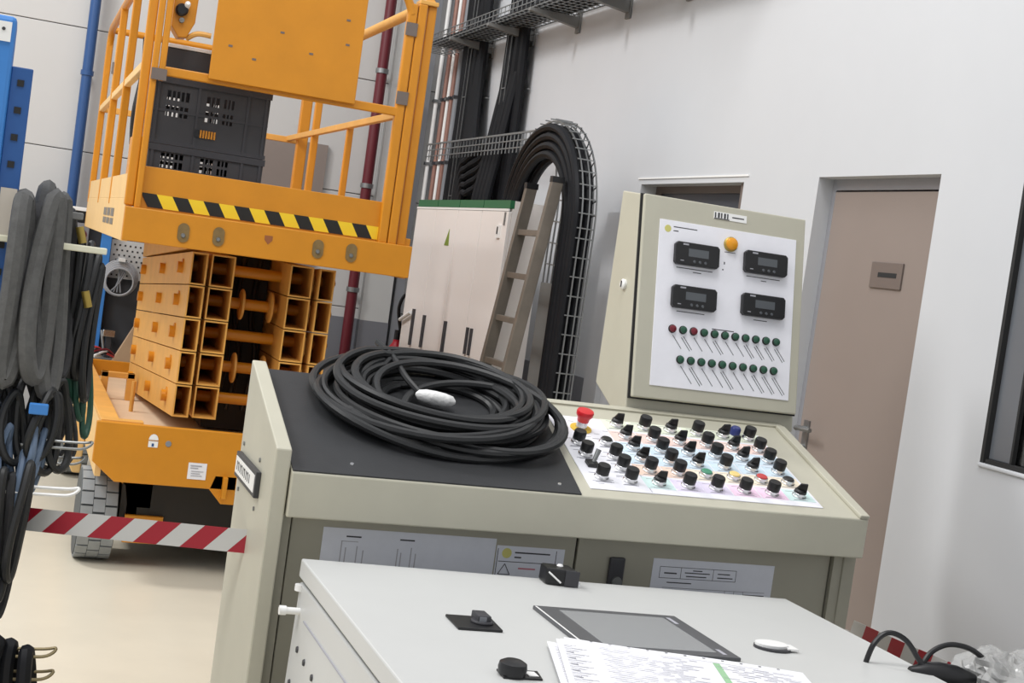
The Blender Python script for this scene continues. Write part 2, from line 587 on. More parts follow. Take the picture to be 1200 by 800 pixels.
# vertical trunks of cable
for (y0, y1, n, r, zt, lab, grp, slab) in (
        (9.72, 10.12, 7, 0.034, 5.6, 'black cable of the bundle beside the copper pipes', 'cables of the left vertical bundle', 'left vertical mesh ladder holding the bundle beside the copper pipes'),
        (8.84, 9.13, 6, 0.032, 5.6, 'black cable of the bundle above the white cabinets', 'cables of the right vertical bundle', 'right vertical mesh ladder holding the bundle over the white cabinets')):
    for i in range(n):
        y = y0 + (y1 - y0) * i / (n - 1)
        x = 3.02 - 0.012 * (i % 2)
        pts = [(x + 0.006 * sin(z * 3 + i), y + 0.012 * sin(z * 2.2 + 2 * i), z) for z in [0.9 + 0.25 * j for j in range(int((zt - 0.9) / 0.25) + 1)]]
        o = MB().tube(pts, r, 8).build('power_cable', M_cableb, smooth=True, at=(x, y, 0.9))
        tag(o, ['rightmost', 'second from the right', 'third from the right', 'fourth from the right', 'fifth from the right', 'sixth from the right', 'seventh from the right'][i] + ', ' + lab, 'cable', grp)
    t = thing('cable_ladder', (3.08, (y0 + y1) / 2, 1), slab, 'cable ladder')
    wm = MB()
    for y in (y0 + 0.12, y0 + 0.2):
        wm.tube([(2.968, y, 0.95), (2.968, y, zt)], 0.004, 4)
    z = 1.0
    while z < zt:
        wm.tube([(3.092, y0 - 0.04, z), (3.07, y0 - 0.04, z), (3.07, y1 + 0.04, z), (3.092, y1 + 0.04, z)], 0.0035, 4)
        wm.tube([(2.968, y0 + 0.12, z), (2.968, y0 + 0.2, z)], 0.004, 4)
        z += 0.36
    tag(wm.build('wire_mesh', M_galv, t), kind='stuff')

# ------------------------------------------------------------ white electrical cabinets
CX0, CX1 = 2.45, 2.655
ye = [7.05, 7.50, 7.95, 8.40, 8.85]
PLACE = ['nearest', 'second nearest', 'third from the ladder', 'farthest']
for i in range(4):
    y0, y1 = ye[i], ye[i + 1]
    t = thing('electrical_cabinet', ((CX0 + CX1) / 2, (y0 + y1) / 2, 0),
              ['tall white electrical cabinet nearest to the aluminium ladder, with paired slot handles',
               'second tall white electrical cabinet behind the ladder, with a single slot handle',
               'third tall white electrical cabinet from the ladder, with a green earth mark',
               'tall white electrical cabinet farthest from the ladder, beside the lift rail'][i], 'cabinet', 'row of white electrical cabinets')
    k = MB()
    k.box(CX0 + 0.02, CX1, y0 + 0.001, y1 - 0.001, 0.0, 1.93)
    k.box(CX0 + 0.03, CX1, y0 + 0.001, y1 - 0.001, 1.93, 1.974)
    k.build('body', M_cab, t)
    MB().box(CX0, CX0 + 0.019, y0 + 0.004, y1 - 0.004, 0.1, 1.915).build('door', M_cab, t, bevel=0.003)
    MB().box(CX0 + 0.004, CX0 + 0.03, y0 + 0.004, y1 - 0.006, 1.932, 1.975).build('top_trim', M_green, t)
    MB().box(CX0 - 0.002, CX0 + 0.006, y0 + 0.002, y1 - 0.002, 1.917, 1.929).build('cover_lip', M_white2, t)
    hh = MB()
    if i == 0:
        for dy in (0.05, 0.12):
            hh.box(CX0 - 0.012, CX0, y1 - dy - 0.012, y1 - dy + 0.012, 1.11, 1.26)
    elif i < 3:
        hh.box(CX0 - 0.014, CX0, y1 - 0.09, y1 - 0.06, 1.06, 1.26)
    else:
        hh.box(CX0 - 0.014, CX0, y0 + 0.16, y0 + 0.19, 1.05, 1.28)
    hh.build('slot_handle', M_dark, t)
    if i == 0:
        MB().box(CX0 - 0.01, CX0, y0 + 0.09, y0 + 0.14, 1.77, 1.84).build('lock_plate', M_white2, t)
        MB().box(CX0 - 0.014, CX0 - 0.01, y0 + 0.11, y0 + 0.12, 1.79, 1.83).build('lock_slot', M_black, t)
        MB().box(CX0 - 0.006, CX0, y0 + 0.035, y0 + 0.05, 1.84, 1.91).build('hinge', M_galvd, t)
    if i == 2:
        MB().prism([(CX0 - 0.002, y0 + .10, 1.70), (CX0 - 0.002, y0 + .19, 1.70), (CX0 - 0.002, y0 + .12, 1.80)], (0.002, 0, 0)).build('earth_mark', mat('earth_green', (120, 140, 50), .6), t)
    if i == 3:
        MB().cyl((CX0 - 0.02, y0 + 0.20, 1.255), (CX0 - 0.02, y1 - 0.02, 1.19), 0.012, 8).build('lever', M_white2, t)

# mesh strip behind the cabinet tops
t = thing('cable_tray', (2.86, 9.0, 2.25), 'low horizontal wire mesh strip behind the white cabinet tops', 'cable tray')
wm = MB()
for z in (2.36, 2.405, 2.45):
    wm.tube([(2.86, 7.9, z), (2.86, 10.3, z)], 0.005 if z < 2.44 else 0.008, 4)
y = 7.9
while y < 10.31:
    wm.tube([(2.86, y, 2.33), (2.86, y, 2.45)], 0.0035, 4)
    y += 0.07
tag(wm.build('wire_mesh', M_galv, t), kind='stuff')

# cables that bend from the right trunk behind the cabinet tops
for i in range(5):
    pts = spline([(3.0, 8.98, 2.95), (2.97, 9.0, 2.55), (2.94, 9.14, 2.40 - .055 * i), (2.91, 9.38 - .02 * i, 2.33 - .06 * i), (2.90, 9.52 - .03 * i, 2.2 - .04 * i), (2.90, 9.53 - .03 * i, 1.5)], 7)
    o = MB().tube(pts, 0.024, 8).build('power_cable', M_cableb, smooth=True, at=(2.9, 9.2, 1.5))
    tag(o, ['highest', 'second highest', 'middle', 'second lowest', 'lowest'][i] + ' of the black cables curving between the two vertical bundles', 'cable', 'cables curving between the vertical bundles')
for i in range(5):
    y = 9.40 + 0.065 * i
    pts = spline([(2.96, y, 0.9), (2.95, y, 1.9), (2.97, y + 0.03, 2.2), (3.0, y + 0.22 - .03 * i, 2.6), (3.02, y + 0.33 - .05 * i, 3.1)], 6)
    o = MB().tube(pts, 0.03, 8).build('power_cable', M_cableb, smooth=True, at=(2.96, y, 0.9))
    tag(o, ORR[i] + ' of the black cables fanning out below the bundle beside the copper pipes', 'cable', 'cables fanning out behind the cabinet tops')
for i in range(4):
    y = 8.86 + 0.075 * i
    pts = spline([(2.90, y, 0.9), (2.90, y, 1.9), (2.94, y, 2.3), (3.01, y, 2.9)], 6)
    o = MB().tube(pts, 0.03, 8).build('power_cable', M_cableb, smooth=True, at=(2.9, y, 0.9))
    tag(o, ORR[i] + ' of the black cables running straight down below the right bundle', 'cable', 'cables dropping below the right bundle')

# arch of cables over its bent mesh tray
AC = (6.945, 1.86)


def arch(a, h, x, z0=0.02, dl=0):
    pts = [(x, AC[0] - a, z) for z in (z0, 0.5, 1.0, 1.5)]
    for k in range(0, 25):
        th = pi - pi * k / 24
        pts.append((x, AC[0] + a * cos(th), AC[1] + h * sin(th)))
    pts += [(x, AC[0] + a, 1.99)] if False else []
    return pts


t = thing('arched_cable_tray', (2.66, 6.34, 0), 'wire mesh tray bent in an arch over the black cables behind the ladder', 'cable tray')
wm = MB()
for x in (2.59, 2.627, 2.665):
    wm.tube(arch(0.572, 0.55, x)[:-3], 0.005, 4)
for x in (2.665,):
    for q in (0.535, 0.48):
        wm.tube(arch(q, q - 0.025, x)[:-3], 0.004, 4)
pa = arch(0.572, 0.56, 0)
qa = arch(0.48, 0.455, 0)
z = 0.1
rings = []
while z < 1.85:
    rings.append(((AC[0] - 0.572, z), (AC[0] - 0.48, z)))
    z += 0.095
for k in range(0, 22):
    th = pi - pi * k / 24
    rings.append(((AC[0] + .572 * cos(th), AC[1] + .56 * sin(th)), (AC[0] + .48 * cos(th), AC[1] + .455 * sin(th))))
for (p, q) in rings:
    wm.tube([(2.572, p[0], p[1]), (2.665, p[0], p[1]), (2.665, q[0], q[1])], 0.0042, 4)
tag(wm.build('wire_mesh', M_galv, t), kind='stuff')
# inner mesh and flat grey cover plate
wm = MB()
for y in (6.64, 6.70, 6.76, 6.82):
    wm.tube(spline([(2.60, y - 0.02, 0.95), (2.60, y - 0.02, 1.7), (2.61, y + 0.0, 1.95), (2.64, y + 0.12, 2.18)], 6), 0.0055, 4)
z = 1.0
while z < 2.1:
    wm.tube([(2.60, 6.58, z), (2.60, 6.80, z + 0.01)], 0.005, 4)
    z += 0.11
tag(wm.build('inner_mesh', M_galv, t), kind='stuff')
MB().box(2.574, 2.58, 6.44, 6.76, 0.0, 1.572).build('cover_plate', mat('grey_cover_plate', (112, 112, 110), 0.5, 0.1), t, bevel=0.002)
for li, x in enumerate((2.572, 2.635)):
    for i, a in enumerate((0.545, 0.498, 0.451, 0.404)):
        o = MB().tube(arch(a - 0.004 * li, a - 0.03 - 0.004 * li, x + 0.004 * sin(i)), 0.0225, 8).build('power_cable', M_cableb, smooth=True, at=(x, AC[0] - a, 0))
        tag(o, ['outermost', 'second outermost', 'second innermost', 'innermost'][i] + ' black cable in the ' + ['front', 'rear'][li] + ' row of the arch behind the ladder', 'cable', 'cables arching behind the ladder')

# ------------------------------------------------------------ ladder
t = thing('ladder', (2.3, 6.72, 0), 'weathered aluminium ladder leaning against the arched cable tray', 'ladder')


def lx(z):
    return 2.25 + 0.1225 * z


for y, zt in ((6.55, 2.08), (6.9, 2.05)):
    k = MB()
    s_ = 0.018
    x0, x1 = lx(0), lx(zt)
    k.hexa([(x0 - .03, y - s_, 0), (x0 + .03, y - s_, 0), (x0 + .03, y + s_, 0), (x0 - .03, y + s_, 0),
            (x1 - .03, y - s_, zt), (x1 + .03, y - s_, zt), (x1 + .03, y + s_, zt), (x1 - .03, y + s_, zt)])
    rail = k.build('rail', M_alu, t, bevel=0.003)
    MB().box(x1 - .032, x1 + .032, y - .02, y + .02, zt - 0.01, zt + .02).build('end_cap', M_black, rail)
z = 0.235
while z < 2.03:
    MB().box(lx(z) - 0.016, lx(z) + 0.016, 6.565, 6.885, z - 0.015, z + 0.015).build('rung', M_alu, t, bevel=0.002)
    z += 0.225

# ------------------------------------------------------------ extinguisher and bollard
t = thing('fire_extinguisher', (2.72, 9.9, 0.45), 'red fire extinguisher behind the far white cabinet', 'extinguisher')
MB().lathe((2.72, 9.9, 0.42), (0, 0, 1), [(0.06, 0), (0.075, 0.03), (0.075, 0.42), (0.06, 0.5), (0.025, 0.55), (0.025, 0.57)], 18).build('cylinder', M_ext, t, smooth=True)
MB().cyl((2.72, 9.9, 0.985), (2.72, 9.9, 1.06), 0.022, 12).build('valve', M_black, t, smooth=True)
MB().tube(spline([(2.74, 9.88, 1.04), (2.69, 9.84, 1.22), (2.72, 9.8, 1.33), (2.80, 9.8, 1.3), (2.83, 9.84, 1.1)], 6), 0.013, 8).build('hose', M_black, t, smooth=True)
MB().cyl((2.72, 9.9, 0.0), (2.72, 9.9, 0.42), 0.05, 12).build('stand', M_dark, t)

o = MB().lathe((2.345, 9.5, 0), (0, 0, 1), [(0.07, 0), (0.069, 0.86), (0.06, 0.885), (0.0, 0.89)], 20).build('bollard', M_bol, smooth=True, at=(2.345, 9.5, 0))
tag(o, 'yellow round bollard rising behind the coiled cable', 'bollard')

# ------------------------------------------------------------ scissor lift
LX0, LX1, LY0, LY1 = 0.462, 1.775, 6.4, 9.8
L = thing('scissor_lift', (1.12, 8.0, 0), 'orange yellow scissor lift with guard rails and stacked scissor arms', 'scissor lift')
# chassis
k = MB()
k.prism([(0.456, 6.4, 0.70), (0.456, 6.4, 0.52), (0.56, 6.4, 0.435), (1.74, 6.4, 0.435), (1.785, 6.4, 0.52), (1.785, 6.4, 0.70)], (0, 0.03, 0))
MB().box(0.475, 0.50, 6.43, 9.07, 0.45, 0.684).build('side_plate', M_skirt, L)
k.box(1.74, 1.785, 6.43, 9.1, 0.45, 0.70)
k.box(0.50, 1.74, 9.07, 9.1, 0.45, 0.70)
MB().box(0.475, 0.56, 6.49, 9.07, 0.685, 0.703).build('side_rim', M_yel2, L, bevel=0.003)
ch = k.build('chassis', M_yel, L, bevel=0.004)
MB().box(0.50, 1.74, 6.43, 9.07, 0.565, 0.60).build('deck_plate', M_tan, L)
MB().box(0.475, 0.66, 6.43, 6.49, 0.685, 0.708).build('deck_rim', M_yel2, L, bevel=0.003)
k = MB()
k.box(0.56, 0.74, 7.98, 8.02, 0.72, 0.75)
k.box(0.56, 0.6, 7.98, 8.02, 0.60, 0.75)
k.box(0.70, 0.74, 7.98, 8.02, 0.60, 0.75)
k.build('rear_bar', M_yel2, L, bevel=0.003)
MB().cyl((0.70, 7.55, 0.60), (0.70, 7.55, 0.76), 0.011, 8).build('deck_pin', M_yel2, L)
k = MB()
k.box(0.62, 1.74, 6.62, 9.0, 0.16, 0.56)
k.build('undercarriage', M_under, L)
# side tray, front wheel guards and fork stop
k = MB()
k.prism([(0.40, 7.3, 0.64), (0.40, 7.3, 0.36), (0.43, 7.3, 0.30), (0.47, 7.3, 0.30), (0.475, 7.3, 0.64)], (0, 1.15, 0))
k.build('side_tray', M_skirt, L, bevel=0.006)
k = MB()
k.prism([(0.60, 6.62, 0.45), (0.56, 6.62, 0.435), (0.63, 6.62, 0.38), (0.645, 6.62, 0.30), (0.645, 6.62, 0.12), (0.70, 6.62, 0.12), (0.70, 6.62, 0.28), (0.76, 6.62, 0.28), (0.76, 6.62, 0.45)], (0, 0.2, 0))
k.box(0.645, 0.82, 6.60, 6.75, 0.12, 0.25)
k.build('axle_bracket', M_yel, L, bevel=0.004)
k = MB()
k.prism([(1.00, 6.40, 0.50), (0.98, 6.40, 0.435), (1.04, 6.40, 0.37), (1.10, 6.40, 0.37), (1.10, 6.40, 0.5)], (0, 0.05, 0))
k.box(1.035, 1.055, 6.36, 6.40, 0.40, 0.50)
k.build('fork_stop', M_yel, L, bevel=0.003)


def wheel(x0, x1, y, r):
    k = MB()
    k.lathe((x0, y, r), (1, 0, 0), [(r * 0.6, 0), (r * 0.93, 0.0), (r * 0.96, 0.012), (r * 0.96, x1 - x0 - 0.012), (r * 0.93, x1 - x0), (r * 0.6, x1 - x0)], 32)
    wh = k.build('wheel', M_tyred, L, smooth=True)
    for row in range(3):
        k = MB()
        wseg = (x1 - x0 - 0.012) / 3
        xa = x0 + 0.004 + row * (wseg + 0.002)
        for i in range(20):
            t0 = 2 * pi * (i + 0.5 * (row % 2)) / 20
            t1 = t0 + 2 * pi / 20 * 0.86
            vs = []
            for t_, q in ((t0, r * 0.95), (t1, r * 0.95), (t1, r), (t0, r)):
                vs.append((xa, y + q * cos(t_), r + q * sin(t_)))
            k.prism(vs, (wseg, 0, 0))
        k.build('tread_row', M_tyre, wh)
    return wh


wheel(0.442, 0.61, 6.79, 0.215)
wheel(1.63, 1.79, 6.79, 0.215)
wheel(0.445, 0.60, 8.95, 0.215)
wheel(1.63, 1.79, 8.95, 0.215)

# stickers
k = MB()
hc = (0.707, 6.399)
k.prism([(0.687, 6.3985, 0.604), (0.729, 6.3985, 0.604), (0.729, 6.3985, 0.632), (0.687, 6.3985, 0.632)], (0, -0.001, 0))
k.prism([(0.708 + 0.021 * cos(a), 6.3985, 0.637 + 0.027 * sin(a)) for a in [pi * i / 10 for i in range(11)]], (0, -0.001, 0))
k.build('helmet_sticker', M_white2, L)
MB().box(0.702, 0.712, 6.3965, 6.3975, 0.608, 0.622).build('sticker_print', M_bluep, L)
MB().box(0.875, 0.958, 6.398, 6.3995, 0.475, 0.55).build('warning_sticker', M_paper, L)
k = MB()
for a, c_, d_, e in ((.885, .935, .534, .539), (.885, .92, .524, .528), (.89, .945, .510, .513), (.89, .93, .500, .503), (.89, .94, .490, .493)):
    k.box(a, c_, 6.3965, 6.398, d_, e)
tag(k.build('warning_print', M_inkl, L), kind='stuff')
MB().lathe((0.775, 6.4, 0.625), (0, -1, 0), [(0.014, 0), (0.012, 0.004)], 12).build('plug', M_greyp, L)

# stacked scissor arms: four hollow tubes in each of five tiers
TZ0, PITCH_T = 0.722, 0.1545
TUB = [(0.798, 0.872), (0.892, 1.002), (1.262, 1.372), (1.398, 1.474)]


def hollow(x0, x1, y0, y1, z0, z1, t, dx=0, dz=0):
    k = MB()
    o = [(x0, z0), (x1, z0), (x1, z1), (x0, z1)]
    i_ = [(x0 + t, z0 + t), (x1 - t, z0 + t), (x1 - t, z1 - t), (x0 + t, z1 - t)]
    vs = [(x, y0, z) for x, z in o] + [(x, y0, z) for x, z in i_] + [(x + dx, y1, z + dz) for x, z in o] + [(x + dx, y1, z + dz) for x, z in i_]
    fs = []
    for a in range(4):
        c_ = (a + 1) % 4
        fs += [(a, c_, 4 + c_, 4 + a), (8 + a, 12 + a, 12 + c_, 8 + c_), (a, 8 + a, 8 + c_, c_), (4 + a, 4 + c_, 12 + c_, 12 + a)]
    return k.add(vs, fs)


for tier in range(5):
    z0 = TZ0 + tier * PITCH_T
    for j, (xa, xb) in enumerate(TUB):
        (hollow(xa, xb, 6.6, 8.5, z0 + 0.002, z0 + PITCH_T - 0.003, 0.007, -0.05 if j == 0 else 0.0, -0.112) if j in (0, 3) else
         hollow(xa, xb, 6.62, 9.0, z0 + 0.002, z0 + PITCH_T - 0.003, 0.007)).build('scissor_arm', M_yel2, L)
    zc = z0 + PITCH_T * 0.52
    k = MB()
    k.cyl((0.785, 6.86, zc), (1.50, 6.86, zc), 0.027, 16)
    bar = k.build('cross_bar', M_yel, L, smooth=True)
    MB().cyl((1.474, 6.86, zc), (1.53, 6.86, zc), 0.022, 12).build('bar_end', M_yel, bar, smooth=True)
    MB().cyl((1.53, 6.86, zc), (1.535, 6.86, zc), 0.009, 10).build('bolt', M_under, bar, smooth=True)
    for y in (6.86, 7.5, 8.3):
        f_ = (y - 6.6) / 1.9
        MB().cyl((0.772 - 0.05 * f_, y, zc - 0.112 * f_), (0.802 - 0.05 * f_, y, zc - 0.112 * f_), 0.028, 12).build('pivot_pin', M_yel, L, smooth=True)
    if tier in (1, 3):
        for x in (1.085, 1.225):
            MB().lathe((x - 0.008, 6.83, zc), (1, 0, 0), [(0.068, 0), (0.074, 0.004), (0.074, 0.012), (0.068, 0.016)], 24).build('flange', M_yel2, L, smooth=True)
    k = MB()
    k.box(0.876, 0.889, 6.7, 8.9, z0 + 0.03, z0 + 0.12)
    k.box(1.376, 1.395, 6.7, 8.9, z0 + 0.03, z0 + 0.12)
    k.build('gusset', M_yel2, L)
MB().prism([(0.80, 6.78, 1.50), (0.75, 8.55, 1.385), (0.75, 8.55, 1.50)], (0.07, 0, 0)).build('platform_beam', M_yel2, L)
MB().box(1.01, 1.255, 7.15, 9.0, 0.61, 1.49).build('dark_infill', M_under, L)  # dark block added so the gap between inner arms stays black
for x in (1.06, 1.12, 1.2):
    MB().tube(spline([(x, 7.1, 0.72), (x + .02, 7.05, 1.0), (x - .02, 7.08, 1.2), (x, 7.1, 1.48)], 6), 0.014, 8).build('hydraulic_hose', M_black, L, smooth=True)

# platform
k = MB()
k.box(LX0, LX1, LY0, LY0 + 0.05, 1.505, 1.655)
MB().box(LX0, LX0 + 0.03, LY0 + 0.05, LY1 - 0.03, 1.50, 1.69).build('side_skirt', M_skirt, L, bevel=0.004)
k.box(LX1 - 0.03, LX1, LY0 + 0.05, LY1, 1.50, 1.69)
k.box(LX0, LX1, LY1 - 0.03, LY1, 1.50, 1.655)
k.build('platform_frame', M_yel, L, bevel=0.004)
MB().box(LX0 + 0.03, LX1 - 0.03, LY0 + 0.05, LY1 - 0.03, 1.63, 1.65).build('platform_floor', M_yel2, L)
MB().box(0.50, 1.70, 6.45, 6.462, 1.652, 1.842).build('toe_board', M_yel, L, bevel=0.002)
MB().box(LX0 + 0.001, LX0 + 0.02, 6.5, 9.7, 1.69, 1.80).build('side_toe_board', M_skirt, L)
k = MB()
x = 0.505
i = 0
pitch = 0.0685
while x < 1.66:
    k.m(1 if i % 2 == 0 else 0)
    a0, a1 = x + 0.018, x + 0.018 + pitch
    b0, b1 = x + 0.054, x + 0.054 + pitch
    cl = lambda q: min(max(q, 0.507), 1.692)
    # slanted stripe, top edge lies to the left
    k.prism([(cl(b0), 6.4485, 1.664), (cl(b1), 6.4485, 1.664), (cl(a1), 6.4485, 1.724), (cl(a0), 6.4485, 1.724)], (0, -0.002, 0))
    x += pitch
    i += 1
k.build('hazard_strip', [M_hy, M_hb], L)
for x, z in ((0.722, 1.572), (0.877, 1.576), (1.33, 1.583), (1.487, 1.586)):
    k = MB()
    loop = [(x + 0.026 * cos(a), 6.3995, z + (0.016 if sin(a) > 0 else -0.016) + 0.027 * sin(a)) for a in [2 * pi * j / 24 for j in range(24)]]
    k.prism(loop, (0, -0.004, 0))
    so = k.build('socket', M_brown, L)
    MB().lathe((x, 6.396, z - 0.012), (0, -1, 0), [(0.011, 0), (0.008, 0.006)], 10).build('bolt', M_galv, so)
MB().prism([(1.082, 6.3995, 1.612), (1.118, 6.3995, 1.612), (1.118, 6.3995, 1.592), (1.10, 6.3995, 1.572), (1.082, 6.3995, 1.592)], (0, -0.001, 0)).build('round_sticker', mat('faded_sticker', (150, 90, 50), 0.6), L)
k = MB()
for j in range(3):
    k.box(LX0 - 0.002, LX0, 7.1 + j * 0.28, 7.32 + j * 0.28, 1.60, 1.64)
    k.box(LX0 - 0.002, LX0, 7.1 + j * 0.28, 7.32 + j * 0.28, 1.56, 1.59)
tag(k.build('side_lettering', M_alu, L), kind='stuff')

# guard rails


def post(x, y, z0, z1, w_=0.026, name='guard_post', mt=None):
    return MB().box(x - w_, x + w_, y - w_, y + w_, z0, z1).build(name, mt or M_yel, L, bevel=0.006)


def bar(p, q, r=0.022, name='guard_rail', mt=None):
    return MB().cyl(p, q, r, 10).build(name, mt or M_yel, L, smooth=True)


for y in (6.46, 7.55, 8.55, 9.74):
    post(0.478, y, 1.66, 2.80 if y < 9.7 else 2.74, 0.020)
bar((0.478, 6.46, 2.80), (0.478, 9.55, 2.80), 0.022)
MB().tube(spline([(0.478, 9.5, 2.80), (0.478, 9.66, 2.79), (0.478, 9.74, 2.70), (0.478, 9.74, 2.5)], 6), 0.022, 10).build('rail_bend', M_yel, L, smooth=True)
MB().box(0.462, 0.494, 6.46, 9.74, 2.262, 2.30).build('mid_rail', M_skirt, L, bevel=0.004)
MB().cyl((0.50, 9.1, 1.7), (0.50, 9.1, 2.72), 0.016, 8).build('gate_rod', M_yel2, L, smooth=True)
MB().cyl((0.50, 9.1, 2.46), (0.50, 9.1, 2.53), 0.028, 10).build('gate_collar', M_taupe2, L, smooth=True)
MB().tube(spline([(0.50, 6.9, 2.45), (0.51, 6.95, 2.3), (0.49, 6.92, 2.1), (0.50, 6.95, 1.95)], 6), 0.018, 8).build('control_cable', M_black, L, smooth=True)
k = MB()
k.box(0.48, 0.56, 6.7, 6.9, 1.66, 1.98)
k.build('cable_bracket', M_yel, L, bevel=0.004)
# front left pair of posts
post(0.513, 6.432, 1.652, 2.95, 0.014)
post(0.545, 6.432, 2.22, 2.95, 0.014)
k = MB()
k.box(0.50, 0.566, 6.405, 6.417, 2.22, 2.27)
k.build('clamp', M_taupe2, L)
# right hand posts
for x, z in ((1.632, 2.77), (1.678, 2.775), (1.728, 2.775)):
    post(x, 6.44 + (0.02 if x > 1.7 else 0), 1.652, z, 0.021)
MB().box(1.605, 1.66, 6.412, 6.418, 2.3, 2.36).build('clamp', M_taupe2, L)
MB().box(1.606, 1.660, 6.412, 6.418, 2.62, 2.68).build('clamp', M_taupe2, L)
MB().box(1.66, 1.75, 6.42, 6.5, 2.775, 2.795).build('post_cap', M_yel2, L, bevel=0.004)
# front rails
k = MB()
k.box(0.53, 1.64, 6.42, 6.45, 2.245, 2.285)
k.build('mid_rail', M_yel, L, bevel=0.005)
MB().tube(spline([(0.53, 6.435, 2.845), (1.2, 6.435, 2.845), (1.5, 6.435, 2.835), (1.59, 6.435, 2.80), (1.632, 6.435, 2.72)], 8), 0.02, 10).build('guard_rail', M_yel, L, smooth=True)
MB().tube(spline([(0.64, 6.5, 2.43), (0.68, 6.47, 2.455), (0.74, 6.46, 2.455)], 6), 0.012, 8).build('grab_rail', M_yel2, L, smooth=True)
# right side and back
bar((1.72, 6.46, 2.79), (1.72, 9.5, 2.79), 0.026, mt=M_yel2)
MB().box(1.705, 1.735, 6.5, 9.74, 2.27, 2.305).build('mid_rail', M_yel2, L, bevel=0.004)
post(1.80 - 0.03, 9.5, 1.655, 2.80, 0.034)
post(1.735, 8.9, 1.655, 2.80, 0.022)
post(1.735, 7.9, 1.655, 2.30, 0.018)
MB().box(0.48, 1.80, 9.725, 9.755, 2.26, 2.30).build('back_rail', M_yel2, L, bevel=0.004)
bar((0.478, 9.74, 2.80), (1.78, 9.74, 2.80), 0.022)
# control panel board
k = MB()
k.box(0.745, 1.41, 6.395, 6.412, 2.262, 2.98)
bd = k.build('control_board', M_yel, L, bevel=0.003)
k = MB()
for x, z in ((0.80, 2.66), (0.97, 2.66), (1.33, 2.63), (1.04, 2.52), (1.34, 2.52), (0.82, 2.42), (0.93, 2.38), (1.18, 2.45)):
    k.box(x - 0.008, x + 0.01, 6.3935, 6.395, z - 0.004, z + 0.005)
tag(k.build('paint_chip', M_taupe2, bd), kind='stuff')
k = MB()
k.prism([(0.565, 6.47, 2.9), (0.565, 6.47, 2.47), (0.60, 6.47, 2.425), (0.635, 6.47, 2.43), (0.665, 6.47, 2.5), (0.675, 6.47, 2.9)], (0, 0.1, 0))
cb = k.build('control_box', M_yel, L, bevel=0.004)
MB().lathe((0.60, 6.47, 2.545), (0, -1, 0), [(0.028, 0), (0.028, 0.02), (0.02, 0.028)], 16).build('joystick_boot', M_black, cb, smooth=True)
MB().lathe((0.62, 6.47, 2.56), (0, -1, 0.3), [(0.012, 0), (0.013, 0.04), (0.008, 0.05)], 12).build('joystick', M_white2, cb, smooth=True)
MB().lathe((0.605, 6.47, 2.50), (0, -1, 0), [(0.012, 0), (0.011, 0.02)], 12).build('button', M_galvd, cb, smooth=True)

# ------------------------------------------------------------ crates on the platform


def crate(x0, x1, y0, y1, z0, z1, label, rows):
    t = thing('plastic_crate', ((x0 + x1) / 2, (y0 + y1) / 2, z0), label, 'crate', 'charcoal crates on the lift platform')
    th = 0.008
    wins = []
    W = x1 - x0
    H_ = z1 - z0
    for fx in ((0.11, 0.30), (0.45, 0.56), (0.60, 0.69)):
        for (a, b_) in rows:
            wins.append((x0 + fx[0] * W, x0 + fx[1] * W, z0 + a * H_, z0 + b_ * H_))
    for name, ya, yb in (('front_wall', y0, y0 + th), ('back_wall', y1 - th, y1)):
        k = MB()
        zs = sorted({z0, z1, *[w_[2] for w_ in wins], *[w_[3] for w_ in wins]})
        for za, zb in zip(zs, zs[1:]):
            row = [w_ for w_ in wins if w_[2] <= za + 1e-6 and w_[3] >= zb - 1e-6]
            xs = [x0]
            for w_ in sorted(row):
                k.box(xs[-1], w_[0], ya, yb, za, zb)
                n = max(3, int((w_[1] - w_[0]) / 0.018))
                for q in range(1, n):
                    xc = w_[0] + (w_[1] - w_[0]) * q / n
                    k.box(xc - 0.0035, xc + 0.0035, ya, yb, za, zb)
                xs.append(w_[1])
            k.box(xs[-1], x1, ya, yb, za, zb)
        k.build(name, M_crate, t)
    k = MB()
    k.box(x0, x0 + th, y0 + th, y1 - th, z0, z1)
    k.box(x1 - th, x1, y0 + th, y1 - th, z0, z1)
    k.box(x0 + th, x1 - th, y0 + th, y1 - th, z0, z0 + th)
    k.build('shell', M_crate, t)
    k = MB()
    k.box(x0 - 0.006, x1 + 0.006, y0 - 0.008, y0, z1 - 0.03, z1)
    k.box(x0 - 0.006, x1 + 0.006, y0 - 0.005, y0, z0, z0 + 0.018)
    for fx in (0.02, 0.37, 0.80, 0.96):
        k.box(x0 + fx * W, x0 + fx * W + 0.012, y0 - 0.006, y0, z0, z1)
    for fz in (0.5,):
        k.box(x0, x1, y0 - 0.004, y0, z0 + fz * H_ - 0.006, z0 + fz * H_ + 0.006)
    k.build('rib', M_dark, t)
    return t


crate(0.545, 1.065, 6.60, 6.98, 1.652, 1.955, 'lower of the two charcoal crates stacked on the lift platform', ((0.52, 0.62), (0.66, 0.76), (0.80, 0.88)))
cr = crate(0.54, 1.062, 6.60, 6.98, 1.957, 2.262, 'upper of the two charcoal crates, with an orange label slot', ((0.42, 0.58), (0.66, 0.80)))
k = MB()
for q in range(6):
    k.box(0.76 + q * 0.0125, 0.768 + q * 0.0125, 6.591, 6.596, 2.01, 2.045)
k.build('label_slot', M_yel, cr)
MB().box(0.735, 0.757, 6.591, 6.596, 2.01, 2.045).build('slot_hole', M_black, cr)
t = thing('plastic_box', (0.68, 6.75, 2.263), 'small charcoal box standing on top of the stacked crates', 'box')
MB().box(0.57, 0.785, 6.62, 6.9, 2.263, 2.395).build('body', M_crate, t, bevel=0.006)
MB().box(0.575, 0.79, 6.615, 6.905, 2.395, 2.412).build('lid', M_white2, t, bevel=0.003)

